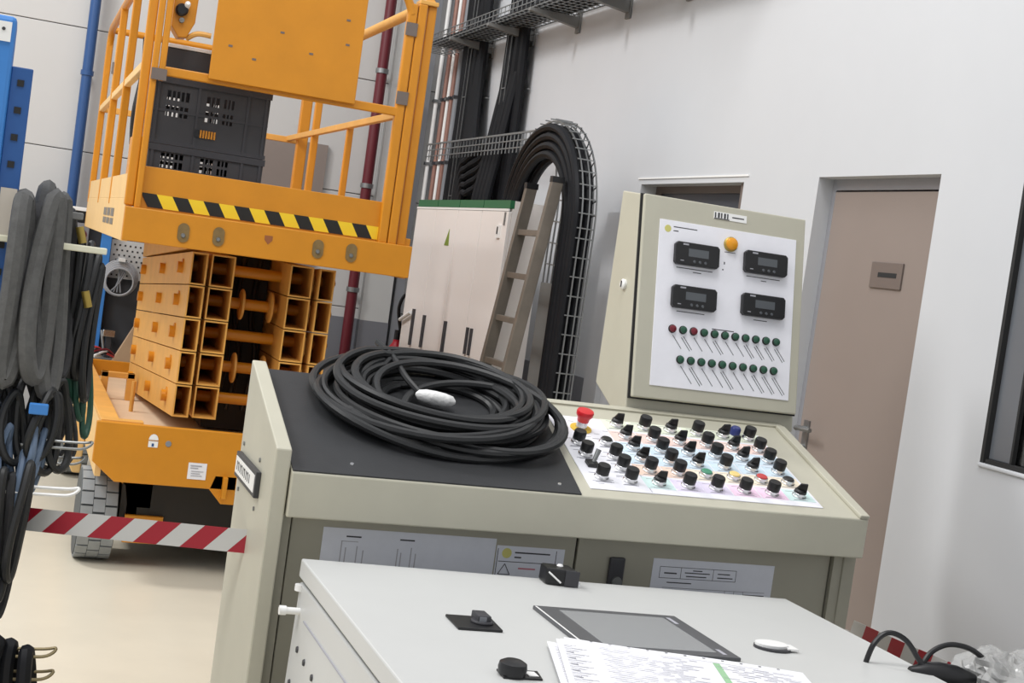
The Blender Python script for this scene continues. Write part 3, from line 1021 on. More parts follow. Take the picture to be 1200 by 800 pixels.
# ------------------------------------------------------------ control console
AL = math.atan(.193 / .57)
DF = frame((0.72, 3.45, 1.041), (1, 0, 0), (0, cos(AL), sin(AL)))
KX0, KX1 = 0.728, 2.43
C = thing('control_console', (1.58, 3.75, 0), 'beige control console with sloped desk of black knobs and a black rubber mat', 'control console')
k = MB()
# cabinet body behind the doors
k.prism([(KX0, 3.535, 0.06), (KX0, 4.04, 0.06), (KX0, 4.04, 1.19), (KX0, 3.98, 1.19), (KX0, 3.535, 1.03)], (KX1 + 0.01 - KX0, 0, 0))
k.build('body', M_beigeD, C)
# desk : sloped top with an overhanging front lip
k = MB()
prof = [DF(0, 0, 0), DF(0, 0.60, 0), DF(0, 0.60, -0.03), (0, 3.56, 1.03), (0, 3.56, 0.925), (0, 3.452, 0.925)]
prof = [(KX0, p[1], p[2]) for p in [Vector(q) for q in prof]]
k.prism(prof, (KX1 - KX0, 0, 0))
k.build('desk_lip', M_beige, C, bevel=0.004)
k = MB()
k.fbox(DF, 0.845, KX1 - .72, 0.575, 0.60, 0, 0.006)
k.build('back_ledge', M_beige, C)
k = MB()
k.fbox(DF, KX1 - .72 - 0.032, KX1 - .72, 0.0, 0.57, 0.0, 0.012)
k.build('side_rail', M_beige, C, bevel=0.003)
# left cheek
k = MB()
cx0, cx1 = 0.684, 0.724
k.prism([(cx0, 3.465, 0.05), (cx0, 3.985, 0.05), (cx0, 3.985, 1.262), (cx0, 3.93, 1.246), (cx0, 3.465, 1.095)], (cx1 - cx0, 0, 0))
ck = k.build('cheek', M_beige, C, bevel=0.004)
k = MB()
k.box(0.670, 0.684, 3.62, 3.955, 0.935, 1.004)
pl = k.build('name_plate', M_dark, C, bevel=0.002)
MB().box(0.6685, 0.670, 3.632, 3.943, 0.947, 0.993).build('plate_insert', M_white2, pl)
k = MB()
for i in range(9):
    y = 3.70 + 0.026 * i
    k.box(0.668, 0.6685, y, y + 0.009, 0.958, 0.982)
    if i % 2:
        k.box(0.668, 0.6685, y, y + 0.017, 0.976, 0.982)
tag(k.build('plate_lettering', M_ink, pl), kind='stuff')
k = MB()
for y, z in ((3.66, 0.90), (3.66, 1.03), (3.93, 0.90), (3.93, 1.03)):
    k.cyl((0.684, y, z), (0.680, y, z), 0.006, 8)
tag(k.build('screw', M_galv, C), kind='stuff')
# right cheek plinth
k = MB()
k.box(KX1 - 0.03, KX1 + 0.012, 3.50, 4.03, 0.05, 1.02)
k.build('cheek', M_beigeD, C, bevel=0.003)
# frame round the doors and two doors
for xa, xb in ((KX0, 0.752), (KX1 - 0.06, KX1 - 0.03)):
    MB().box(xa, xb, 3.505, 3.535, 0.06, 0.93).build('door_jamb', M_beigeD, C)
for i, (xa, xb) in enumerate(((0.758, 1.551), (1.558, 2.366))):
    MB().box(xa, xb, 3.518, 3.535, 0.08, 0.915).build('door', M_beigeD, C, bevel=0.003)
k = MB()
k.box(0.752, 2.37, 3.531, 3.536, 0.06, 0.925)
k.build('door_gasket', M_nearblack, C)
k = MB()
k.box(1.655, 1.702, 3.505, 3.518, 0.755, 0.868)
hd = k.build('swing_handle', M_dark, C, bevel=0.005)
MB().lathe((1.681, 3.505, 0.80), (0, -1, 0), [(0.016, 0), (0.015, 0.006)], 14).build('lock', M_galv, hd, smooth=True)
MB().box(KX0, KX1, 3.54, 4.03, 0.0, 0.06).build('plinth', M_nearblack, C)

# rubber mat and its screws
k = MB()
k.prism([DF(0.010, 0.004), DF(0.797, 0.004), DF(0.836, 0.50), DF(0.842, 0.601), DF(0.010, 0.601)], DF.N * 0.004)
k.build('rubber_mat', M_mat, C)
for u, v in ((0.171, 0.062), (0.747, 0.05)):
    MB().lathe(DF(u, v, 0.004), DF.N, [(0.006, 0), (0.005, 0.002)], 10).build('mat_screw', M_chrome, C, smooth=True)

# label panel
k = MB()
k.prism([DF(0.838, 0.045), DF(1.578, 0.045), DF(1.578, 0.495), DF(0.850, 0.495)], DF.N * 0.003)
k.build('face_plate', M_plate, C, bevel=0.001)

CU = [1.068, 1.160, 1.250, 1.342, 1.434, 1.525]
CV = [0.462, 0.386, 0.316, 0.246, 0.179, 0.104]
LEG = [['g'] * 6, ['r'] * 6, ['b'] * 6, ['b'] * 6, ['o', 'o', 'c', 'c', 'c', 'c'], ['t', 'v', 'v', 'p', 'p', 't']]
leg_mesh = {}
for q in PAS:
    k = MB()
    k.box(-0.044, 0.044, -0.031, 0.034, 0, 0.0006)
    leg_mesh[q] = k.mesh('legend_plate', PAS[q])
ink_mesh = []
for var in range(3):
    k = MB()
    for r_ in range(3):
        x0 = -0.034 + 0.004 * ((var + r_) % 3)
        x1 = 0.03 - 0.006 * ((var * 2 + r_) % 4)
        k.box(x0, x1, -0.027 + 0.0035 * r_ - (0.0 if r_ < 2 else -0.044), -0.0255 + 0.0035 * r_ - (0.0 if r_ < 2 else -0.044), 0, 0.0004)
    ink_mesh.append(k.mesh('legend_print', M_inkl))
k = MB()
k.lathe((0, 0, 0), (0, 0, 1), [(0.0215, 0), (0.0215, 0.004), (0.019, 0.0065), (0.019, 0.0125), (0.017, 0.014)], 20)
collar_mesh = k.mesh('collar', M_chrome, smooth=True)
k = MB()
k.lathe((0, 0, 0.013), (0, 0, 1), [(0.0182, 0), (0.0188, 0.004), (0.0188, 0.023), (0.017, 0.027)], 18)
cap_mesh = k.mesh('button_cap', M_cap, smooth=True)
k = MB()
k.lathe((0, 0, 0.013), (0, 0, 1), [(0.0172, 0), (0.0172, 0.007), (0.013, 0.011)], 18)
k.hexa([(-.018, -.007, .012), (.018, -.007, .012), (.018, .007, .012), (-.018, .007, .012),
        (-.004, -.004, .04), (.0155, -.004, .043), (.0155, .004, .043), (-.004, .004, .04)])
sel_mesh = k.mesh('selector_lever', M_cap)
flat_mesh = {}
for nm, mt in (('g', M_gcap), ('y', M_ycap), ('r', M_rcap), ('k', M_black)):
    k = MB()
    k.lathe((0, 0, 0.013), (0, 0, 1), [(0.0165, 0), (0.0165, 0.003), (0.0145, 0.005)], 18)
    flat_mesh[nm] = k.mesh('lens_cap', mt, smooth=True)
T0 = Matrix.Translation(-ORG[C])


def control(kind, u, v, rot=0):
    M = T0 @ DF.M(u, v, 0.0032) @ Matrix.Rotation(rot, 4, 'Z')
    nm = {'b': 'push_button', 'p': 'selector_switch', 'B': 'push_button'}.get(kind, 'indicator_button')
    o = inst(nm, collar_mesh, C, M)
    if kind == 'b':
        inst('button_cap', cap_mesh, o)
    elif kind == 'p':
        inst('selector_lever', sel_mesh, o)
    else:
        inst('lens_cap', flat_mesh[kind], o)
    return o


KIND = [['p', 'b'] * 3, ['p', 'b'] * 3, ['p', 'b'] * 3, ['p', 'b'] * 3, ['b', 'b', 'g', 'y', 'r', 'k'], ['p', 'b', 'b', 'b', 'b', 'p']]
for r_ in range(6):
    for c_ in range(6):
        u, v = CU[c_], CV[r_]
        inst('legend_plate', leg_mesh[LEG[r_][c_]], C, T0 @ DF.M(u, v, 0.003))
        inst('legend_print', ink_mesh[(r_ + c_) % 3], C, T0 @ DF.M(u, v, 0.0037))['kind'] = 'stuff'
        control(KIND[r_][c_], u, v, radians(-20 + 9 * ((r_ * 5 + c_ * 3) % 5)))
for kd, u, v in (('b', 0.891, 0.317), ('b', 0.890, 0.245), ('b', 0.893, 0.112), ('k', 0.985, 0.33), ('b', 0.981, 0.245), ('b', 0.981, 0.178), ('b', 0.979, 0.106)):
    control(kd, u, v)
    inst('legend_print', ink_mesh[int(u * 1000) % 3], C, T0 @ DF.M(u, v, 0.0037))['kind'] = 'stuff'
# blue button at the back row
k = MB()
k.lathe(DF(1.487, 0.485, 0.003), DF.N, [(0.017, 0), (0.017, 0.02), (0.013, 0.026)], 16)
k.build('blue_button', M_blueb, C, smooth=True)
# toggle
k = MB()
k.fbox(DF, 0.872, 0.905, 0.166, 0.20, 0.003, 0.014)
tg = k.build('toggle_switch', M_black, C, bevel=0.002)
k = MB()
k.cyl(DF(0.893, 0.185, 0.012), DF(0.906, 0.20, 0.045), 0.006, 10, r1=0.008)
k.build('toggle_lever', M_galv, tg, smooth=True)
# emergency stop
k = MB()
k.lathe(DF(0.934, 0.414, 0.003), DF.N, [(0.033, 0), (0.033, 0.003), (0.02, 0.005)], 22)
es = k.build('emergency_stop', M_ylc, C, smooth=True)
MB().lathe(DF(0.934, 0.414, 0.007), DF.N, [(0.0175, 0), (0.0165, 0.02), (0.0165, 0.026)], 18).build('stop_stem', M_chrome, es, smooth=True)
MB().lathe(DF(0.934, 0.414, 0.028), DF.N, [(0.0175, 0), (0.019, 0.012), (0.0255, 0.02), (0.0265, 0.03), (0.0245, 0.035), (0.01, 0.037)], 22).build('stop_mushroom', M_redc, es, smooth=True)
# printed notes on the left strip of the face plate
k = MB()
for q in range(18):
    u = 0.872 + 0.03 * (q % 5) + 0.006 * (q % 3)
    v = 0.075 + 0.024 * q
    k.fbox(DF, u, u + 0.018, v, v + 0.002, 0.003, 0.0034)
k.fbox(DF, 1.026, 1.028, 0.05, 0.49, 0.003, 0.0034)
tag(k.build('face_plate_print', M_inkl, C), kind='stuff')

# notices on the doors (paper)


def notice(x0, x1, z0, z1, label):
    t = thing('paper_notice', ((x0 + x1) / 2, 3.5172, z0), label, 'notice')
    MB().box(x0, x1, 3.5168, 3.5178, z0, z1).build('sheet', M_paperb, t)
    return t


def lines(t, rects, mt=M_ink, y=3.5166, name='print', stuff=True):
    k = MB()
    for a, b_, c_, d_ in rects:
        k.box(a, b_, y, y + 0.0002, c_, d_)
    o = k.build(name, mt, t)
    if stuff:
        tag(o, kind='stuff')
    return o


n1 = notice(0.842, 1.318, 0.60, 0.895, 'long pale sheet with handwritten marks on the left console door')
lines(n1, [(0.905, 0.945, 0.872, 0.876), (1.05, 1.09, 0.872, 0.876)])
lines(n1, [(0.893, 0.896, 0.80, 0.862), (0.905, 0.908, 0.80, 0.845), (0.935, 0.938, 0.80, 0.85), (0.952, 0.955, 0.80, 0.84), (0.893, 0.938, 0.86, 0.862),
           (1.045, 1.048, 0.80, 0.85), (1.055, 1.058, 0.80, 0.84), (1.082, 1.085, 0.80, 0.855), (1.095, 1.098, 0.80, 0.84)], M_inkl)
n2 = notice(1.322, 1.520, 0.60, 0.878, 'warning sheet with an emblem and triangle on the left console door')
k = MB()
k.lathe((1.352, 3.5168, 0.858), (0, -1, 0), [(0.014, 0), (0.0135, 0.0003)], 16)
k.build('emblem', M_ylwink, n2)
lines(n2, [(1.375, 1.478, 0.859, 0.863), (1.375, 1.395, 0.846, 0.850), (1.33, 1.495, 0.834, 0.836), (1.325, 1.327, 0.78, 0.87), (1.495, 1.497, 0.83, 0.872)])
lines(n2, [(1.39, 1.44, 0.816, 0.82)], M_pinkink)
k = MB()
for (p, q) in (((1.333, .80), (1.35, .829)), ((1.35, .829), (1.367, .80)), ((1.333, .80), (1.367, .80))):
    k.tube([(p[0], 3.5166, p[1]), (q[0], 3.5166, q[1])], 0.0012, 4)
k.build('warning_triangle', M_ink, n2)
n3 = notice(1.792, 2.182, 0.60, 0.872, 'form with a ruled title box on the right console door')
lines(n3, [(1.815, 2.06, 0.849, 0.8505), (1.815, 2.06, 0.817, 0.8185), (1.815, 1.8165, 0.817, 0.8505), (2.0585, 2.06, 0.817, 0.8505),
           (1.882, 1.8835, 0.817, 0.8505), (1.985, 1.9865, 0.817, 0.8505), (1.83, 1.87, 0.83, 0.834), (1.895, 1.975, 0.834, 0.837), (1.90, 1.965, 0.824, 0.827),
           (1.92, 1.95, 0.841, 0.844), (2.0, 2.04, 0.836, 0.839), (2.0, 2.05, 0.825, 0.828), (1.842, 1.92, 0.804, 0.807), (1.83, 2.16, 0.79, 0.791),
           (2.03, 2.031, 0.76, 0.79), (2.06, 2.061, 0.76, 0.79), (2.09, 2.091, 0.76, 0.79), (2.09, 2.16, 0.78, 0.783)])

# ------------------------------------------------------------ display cabinet on the console
A2 = math.atan(.12 / .63)
UF = frame((1.872, 4.0, 1.275), (1, 0, 0), (0, sin(A2), cos(A2)))
U = thing('display_cabinet', (2.17, 4.15, 1.19), 'upright beige display cabinet with four black meters behind the console desk', 'display cabinet')
x0, x1 = 1.874, 2.482
k = MB()
b0 = UF(0, -0.055, -0.03)
t0 = UF(0, 0.655, -0.018)
loop = [(x0, b0[1], b0[2]), (x0, 4.10, 1.205), (x0, 4.285, 1.285), (x0, 4.285, 1.925), (x0, t0[1], t0[2])]
k.prism(loop, (x1 - x0, 0, 0))
k.build('body', M_beige, U, bevel=0.004)
MB().fbox(UF, 0.006, 0.600, 0.0, 0.652, -0.012, 0.006).build('door', M_beige, U, bevel=0.004)
MB().fbox(UF, 0.0, 0.606, -0.004, 0.655, -0.0185, -0.0125).build('door_gasket', M_nearblack, U)
fp = MB().fbox(UF, 0.062, 0.566, 0.042, 0.577, 0.006, 0.009).build('face_plate', M_plate, U, bevel=0.001)
k = MB()
k.lathe((x0, 4.165, 1.62), (-1, 0, 0), [(0.016, 0), (0.017, 0.008), (0.012, 0.012)], 16)
lk = k.build('door_lock', M_white2, U, smooth=True)
MB().box(x0 - 0.0135, x0 - 0.012, 4.161, 4.169, 1.61, 1.63).build('key_slot', M_dark, lk)
# name plate
k = MB().fbox(UF, 0.255, 0.376, 0.606, 0.630, 0.006, 0.0075)
npl = k.build('name_plate', M_white2, U)
k = MB()
for q in range(5):
    k.fbox(UF, 0.258 + q * 0.0112, 0.258 + q * 0.0112 + (0.007 if q % 2 else 0.005), 0.610, 0.627, 0.0075, 0.008)
k.fbox(UF, 0.256, 0.312, 0.606, 0.609, 0.0075, 0.008)
k.fbox(UF, 0.322, 0.366, 0.616, 0.620, 0.0075, 0.0078)
tag(k.build('plate_lettering', M_ink, npl), kind='stuff')
# emblem and title print
MB().lathe(UF(0.092, 0.549, 0.009), UF.N, [(0.012, 0), (0.0115, 0.0003)], 14).build('emblem', M_ylwink, U)
k = MB()
for (a, b_, c_, d_) in ((0.112, 0.197, 0.556, 0.559), (0.112, 0.13, 0.543, 0.546), (0.27, 0.35, 0.243, 0.246),
                        (0.13, 0.26, 0.427, 0.4295), (0.19, 0.22, 0.417, 0.4195), (0.385, 0.51, 0.432, 0.4345), (0.44, 0.46, 0.422, 0.4245),
                        (0.14, 0.24, 0.286, 0.2885), (0.42, 0.47, 0.291, 0.2935), (0.30, 0.34, 0.50, 0.502), (0.30, 0.304, 0.46, 0.468), (0.295, 0.3, 0.44, 0.444)):
    k.fbox(UF, a, b_, c_, d_, 0.009, 0.0093)
tag(k.build('face_print', M_ink, fp), kind='stuff')
# amber lamp
k = MB().lathe(UF(0.32, 0.528, 0.009), UF.N, [(0.0245, 0), (0.0245, 0.006), (0.021, 0.009)], 20)
am = k.build('amber_lamp', M_brass, U, smooth=True)
MB().lathe(UF(0.32, 0.528, 0.017), UF.N, [(0.0205, 0), (0.0195, 0.008), (0.012, 0.013)], 20).build('lens', M_amber, am, smooth=True)
# four panel meters
for u, v in ((0.195, 0.4735), (0.448, 0.4795), (0.194, 0.333), (0.447, 0.3385)):
    hw, hh = 0.079, 0.0365
    k = MB()
    c_ = 0.008
    loop = [UF(u + a, v + b_, 0.009) for a, b_ in ((-hw + c_, -hh), (hw - c_, -hh), (hw, -hh + c_), (hw, hh - c_), (hw - c_, hh), (-hw + c_, hh), (-hw, hh - c_), (-hw, -hh + c_))]
    k.prism(loop, UF.N * 0.02)
    me = k.build('panel_meter', M_black, U, bevel=0.003)
    MB().fbox(UF, u - 0.034, u + 0.038, v - 0.009, v + 0.0165, 0.029, 0.0295).build('display', M_screen, me)
    k = MB()
    k.fbox(UF, u - 0.055, u - 0.035, v + 0.026, v + 0.031, 0.029, 0.0295)
    k.fbox(UF, u - 0.062, u - 0.05, v - 0.026, v - 0.0235, 0.029, 0.0295)
    tag(k.build('meter_print', M_inkl, me), kind='stuff')
    for q in range(3):
        MB().lathe(UF(u - 0.012 + 0.02 * q, v - 0.024, 0.029), UF.N, [(0.005, 0), (0.004, 0.002)], 10).build('key', M_screen, me)
# pilot lamps
lens_m = {}
k = MB()
k.lathe((0, 0, 0), (0, 0, 1), [(0.0135, 0), (0.0135, 0.004), (0.012, 0.006)], 16)
bez_m = k.mesh('pilot_lamp', M_nearblack, smooth=True)
for nm, mt in (('g', M_lg), ('r', M_lr)):
    k = MB()
    k.lathe((0, 0, 0.0055), (0, 0, 1), [(0.0115, 0), (0.011, 0.005), (0.006, 0.008)], 16)
    lens_m[nm] = k.mesh('lens', mt, smooth=True)
T1 = Matrix.Translation(-ORG[U])
k = MB()
for row, (u0, v, n) in enumerate(((0.128, 0.2285, 11), (0.162, 0.133, 10))):
    for i in range(n):
        u = u0 + 0.0379 * i
        o = inst('pilot_lamp', bez_m, U, T1 @ UF.M(u, v, 0.009))
        inst('lens', lens_m['r' if row == 0 and i in (0, 2) else 'g'], o)
        ln = 0.052 + 0.016 * ((i * 3 + row) % 3)
        for s_ in range(1 + (i % 3 == 1 or i > 6)):
            p = Vector((0.004 - 0.007 * s_, -0.02 - 0.004 * s_))
            d_ = Vector((0.62, -0.78)) * ln
            nrm = Vector((0.78, 0.62)) * 0.0011
            q = [p - nrm, p + nrm, p + d_ + nrm, p + d_ - nrm]
            k.prism([UF(u + a[0], v + a[1], 0.009) for a in q], UF.N * 0.0003)
tag(k.build('lamp_lettering', M_ink, fp), kind='stuff')

# ------------------------------------------------------------ coiled cable on the mat
rc = 0.0118
pts = []
radii = [(0.15, 0), (0.172, 0), (0.325, 0), (0.30, 0), (0.272, 0), (0.245, 0), (0.218, 0), (0.192, 0), (0.205, 1), (0.232, 1), (0.26, 1), (0.288, 1), (0.31, 1),
         (0.275, 2), (0.245, 2), (0.218, 2), (0.24, 3), (0.27, 3), (0.285, 2)]
off = [(0.0, 0.01), (0.01, 0.0), (0.00, 0), (-.03, .01), (.025, -.01), (-.01, .01), (.02, 0), (0, .01), (.01, .02), (-.02, -.015), (.03, .0), (-.03, .012), (.035, -.03),
       (-.005, .01), (.015, 0), (.0, .01), (.01, .015), (-.02, .0), (.02, -.025)]
NS = 60
for kx in range(len(radii) * NS - NS):
    i = kx // NS
    f_ = (kx % NS) / NS
    s_ = f_ * f_ * (3 - 2 * f_)
    R = radii[i][0] * (1 - s_) + radii[i + 1][0] * s_
    lay = radii[i][1] * (1 - s_) + radii[i + 1][1] * s_
    ou = off[i][0] * (1 - s_) + off[i + 1][0] * s_
    ov = off[i][1] * (1 - s_) + off[i + 1][1] * s_
    th = 2 * pi * f_ + 2.2
    wob = 0.006 * sin(2 * th + i * 1.7) + 0.004 * sin(3 * th + i)
    u = 0.482 + ou + (R + wob) * 1.04 * cos(th)
    v = 0.438 + ov + (R + wob) * 0.86 * sin(th)
    n = 0.004 + rc + lay * rc * 1.75 + 0.005 * (1 + sin(th * 2 + i * 2.1)) * (lay > 0.3) 
    if v > 0.585:
        n = max(n, 0.016)
    pts.append(DF(u, v, n))
CB = thing('coiled_cable', DF(0.48, 0.44, 0.0), 'big coil of black rubber cable lying on the black mat of the console', 'cable coil')
MB().tube(pts, rc, 8).build('coil', M_cable, CB, smooth=True)
# loose outer loops
k = MB()
lp = [DF(0.482 + 0.356 * cos(t_), 0.40 + 0.27 * sin(t_), 0.03 + 0.018 * sin(2 * t_ + 1)) for t_ in [2 * pi * j / 48 for j in range(48)]]
k.tube(lp, rc, 8, closed=True)
lp = [DF(0.44 + 0.315 * cos(t_), 0.43 + 0.285 * sin(t_) - 0.03 * cos(t_), 0.052 + 0.02 * sin(t_ + 2)) for t_ in [2 * pi * j / 48 for j in range(48)]]
k.tube(lp, rc, 8, closed=True)
lp = [DF(0.53 + 0.29 * cos(t_), 0.385 + 0.245 * sin(t_) - 0.05 * cos(t_), 0.05 + 0.022 * sin(t_ + 0.6)) for t_ in [2 * pi * j / 48 for j in range(48)]]
k.tube(lp, rc, 8, closed=True)
for cu, cv, ru, rv, sk, ph, nn in ((0.56, 0.37, 0.262, 0.225, -0.06, 0.3, 0.06), (0.50, 0.40, 0.30, 0.24, 0.05, 2.0, 0.056),
                                  (0.455, 0.45, 0.255, 0.235, -0.04, 3.4, 0.07), (0.60, 0.35, 0.225, 0.20, -0.02, 1.2, 0.04)):
    lp = [DF(cu + ru * cos(t_), cv + rv * sin(t_) + sk * cos(t_), nn + 0.022 * sin(t_ + ph)) for t_ in [2 * pi * j / 48 for j in range(48)]]
    k.tube(lp, rc, 8, closed=True)
k.build('loose_loop', M_cable, CB, smooth=True)
k = MB()
k.tube(spline([DF(0.345, 0.70, 0.085), DF(0.38, 0.62, 0.075), DF(0.405, 0.53, 0.055), DF(0.438, 0.475, 0.036)], 6), 0.010, 8)
k.build('cable_end', M_cable, CB, smooth=True)
k = MB()
prof = [(0.004, 0), (0.014, 0.008), (0.0195, 0.028), (0.021, 0.055), (0.020, 0.085), (0.016, 0.108), (0.005, 0.118)]
k.lathe(DF(0.425, 0.470, 0.034), DF(1, -0.24, -0.02) - DF(0, 0, 0), prof, 14)
k.build('wrapped_plug', mat('white_tape_wrap', (232, 232, 230), 0.6, var=0.06, scale=30, bump=0.5, bscale=50), CB, smooth=True)

# ------------------------------------------------------------ low white cabinet in front
TL = radians(1.2)
FX = thing('low_cabinet', (0.755, 3.34, 0.85), 'low white cabinet in the foreground with a grey touch screen in its flat lid', 'cabinet', rot=(0, TL, 0))
FW, FL = 1.368, 1.75


def floorz(u, z=0.0):
    return -(0.85 - z - u * sin(TL)) / cos(TL)


k = MB()
k.box(0, FW, -FL, 0, -0.045, 0)
k.build('lid', M_white, FX, local=True, bevel=0.004)
k = MB()
k.box(0.012, FW - 0.012, -FL + 0.012, -0.012, -0.056, -0.044)
k.build('lid_gasket', M_nearblack, FX, local=True)
k = MB()
a, b_ = 0.004, FW - 0.004
k.hexa([(a, -FL + .01, floorz(a, .02)), (b_, -FL + .01, floorz(b_, .02)), (b_, -0.006, floorz(b_, .02)), (a, -0.006, floorz(a, .02)),
        (a, -FL + .01, -0.056), (b_, -FL + .01, -0.056), (b_, -0.006, -0.056), (a, -0.006, -0.056)])
k.build('body', M_white, FX, local=True, bevel=0.004)
k = MB()
a, b_ = 0.04, FW - 0.04
k.hexa([(a, -FL + .05, floorz(a)), (b_, -FL + .05, floorz(b_)), (b_, -0.05, floorz(b_)), (a, -0.05, floorz(a)),
        (a, -FL + .05, floorz(a, .02)), (b_, -FL + .05, floorz(b_, .02)), (b_, -0.05, floorz(b_, .02)), (a, -0.05, floorz(a, .02))])
k.build('plinth', M_nearblack, FX, local=True)
k = MB()
k.cyl((0.004, -0.05, -0.118), (-0.04, -0.05, -0.118), 0.0085, 12)
k.cyl((-0.03, -0.05, -0.118), (-0.046, -0.05, -0.118), 0.0115, 12)
k.build('hinge_pin', M_white2, FX, local=True, smooth=True)
MB().cyl((0.004, -0.02, -0.075), (0.004, -0.02, -0.06), 0.014, 12).build('hinge_knuckle', M_white2, FX, local=True, smooth=True)
MB().box(0.0015, 0.004, -1.5, -0.11, -0.128, -0.124).build('side_seam', M_inkl, FX, local=True)
for v, z in ((-0.09, -0.20), (-0.175, -0.205), (-0.27, -0.21), (-0.06, -0.29)):
    MB().lathe((0.004, v, z), (-1, 0, 0), [(0.0085, 0), (0.007, 0.004)], 10).build('screw', M_dark, FX, local=True)
# latches on the lid
k = MB()
k.prism([(0.232, -0.452, 0), (0.338, -0.452, 0), (0.332, -0.556, 0), (0.230, -0.556, 0)], (0, 0, 0.006))
l1 = k.build('latch', M_black, FX, local=True, bevel=0.002)
k = MB()
k.lathe((0.300, -0.505, 0.006), (0, 0, 1), [(0.026, 0), (0.025, 0.006)], 18)
k.box(0.285, 0.315, -0.52, -0.47, 0.008, 0.024)
k.build('latch_knob', M_dark, l1, local=True, bevel=0.002)
MB().box(0.288, 0.304, -0.5215, -0.519, 0.010, 0.022).build('latch_tip', M_greyp, l1, local=True)
k = MB()
k.prism([(0.222, -0.83, 0), (0.308, -0.83, 0), (0.300, -0.882, 0), (0.219, -0.882, 0)], (0, 0, 0.004))
l2 = k.build('latch', M_black, FX, local=True, bevel=0.001)
MB().lathe((0.243, -0.86, 0.004), (0, 0, 1), [(0.027, 0), (0.029, 0.012), (0.027, 0.022), (0.018, 0.027)], 20).build('latch_knob', M_black, l2, local=True, smooth=True)
MB().box(0.276, 0.296, -0.87, -0.842, 0.004, 0.0055).build('latch_window', M_white2, l2, local=True)
k = MB()
k.prism([(1.015 + 0.048 * cos(t_), -0.532 + 0.038 * sin(t_), 0) for t_ in [2 * pi * j / 20 for j in range(20)]], (0, 0, 0.006))
l3 = k.build('latch', M_dark, FX, local=True)
k = MB()
k.prism([(1.012 + 0.041 * cos(t_), -0.528 + 0.030 * sin(t_), 0.006) for t_ in [2 * pi * j / 20 for j in range(20)]], (0, 0, 0.006))
k.box(1.04, 1.068, -0.56, -0.52, 0.004, 0.009)
k.build('latch_cover', M_white2, l3, local=True)
# touch screen
k = MB()
k.box(0.486, 0.858, -0.662, -0.327, 0, 0.009)
sc = k.build('touch_screen', M_bezel, FX, local=True, bevel=0.002)
MB().box(0.541, 0.812, -0.632, -0.357, 0.009, 0.0096).build('display', M_hmi, sc, local=True)
MB().box(0.4885, 0.4925, -0.655, -0.335, 0.009, 0.0096).build('bezel_edge', M_white2, sc, local=True)
k = MB()
k.box(0.822, 0.832, -0.405, -0.352, 0.009, 0.0094)
k.box(0.822, 0.832, -0.645, -0.605, 0.009, 0.0094)
tag(k.build('bezel_print', M_inkl, sc, local=True), kind='stuff')
# black corner clamp at the back edge
k = MB()
k.prism([(0.618, -0.068, 0), (0.70, -0.082, 0), (0.70, -0.012, 0), (0.622, -0.004, 0)], (0, 0, 0.043))
cl = k.build('rear_hinge', M_black, FX, local=True, bevel=0.006)
k = MB()
k.prism([(0.666, -0.079, 0.002), (0.702, -0.0845, 0.002), (0.702, -0.0845, 0.042), (0.666, -0.079, 0.042)], (0.0005, 0.004, 0))
k.build('hinge_face', M_dark, cl, local=True)
MB().tube([(0.622, -0.071, 0.034), (0.655, -0.080, 0.010)], 0.0025, 5).build('hinge_wire', M_white2, cl, local=True)
MB().lathe((0.667, -0.03, 0.043), (0, 0, 1), [(0.009, 0), (0.006, 0.004)], 10).build('hinge_screw', M_white2, cl, local=True)
MB().box(0.704, 0.722, -0.05, -0.02, 0, 0.008).build('tape_bit', M_paper, FX, local=True)

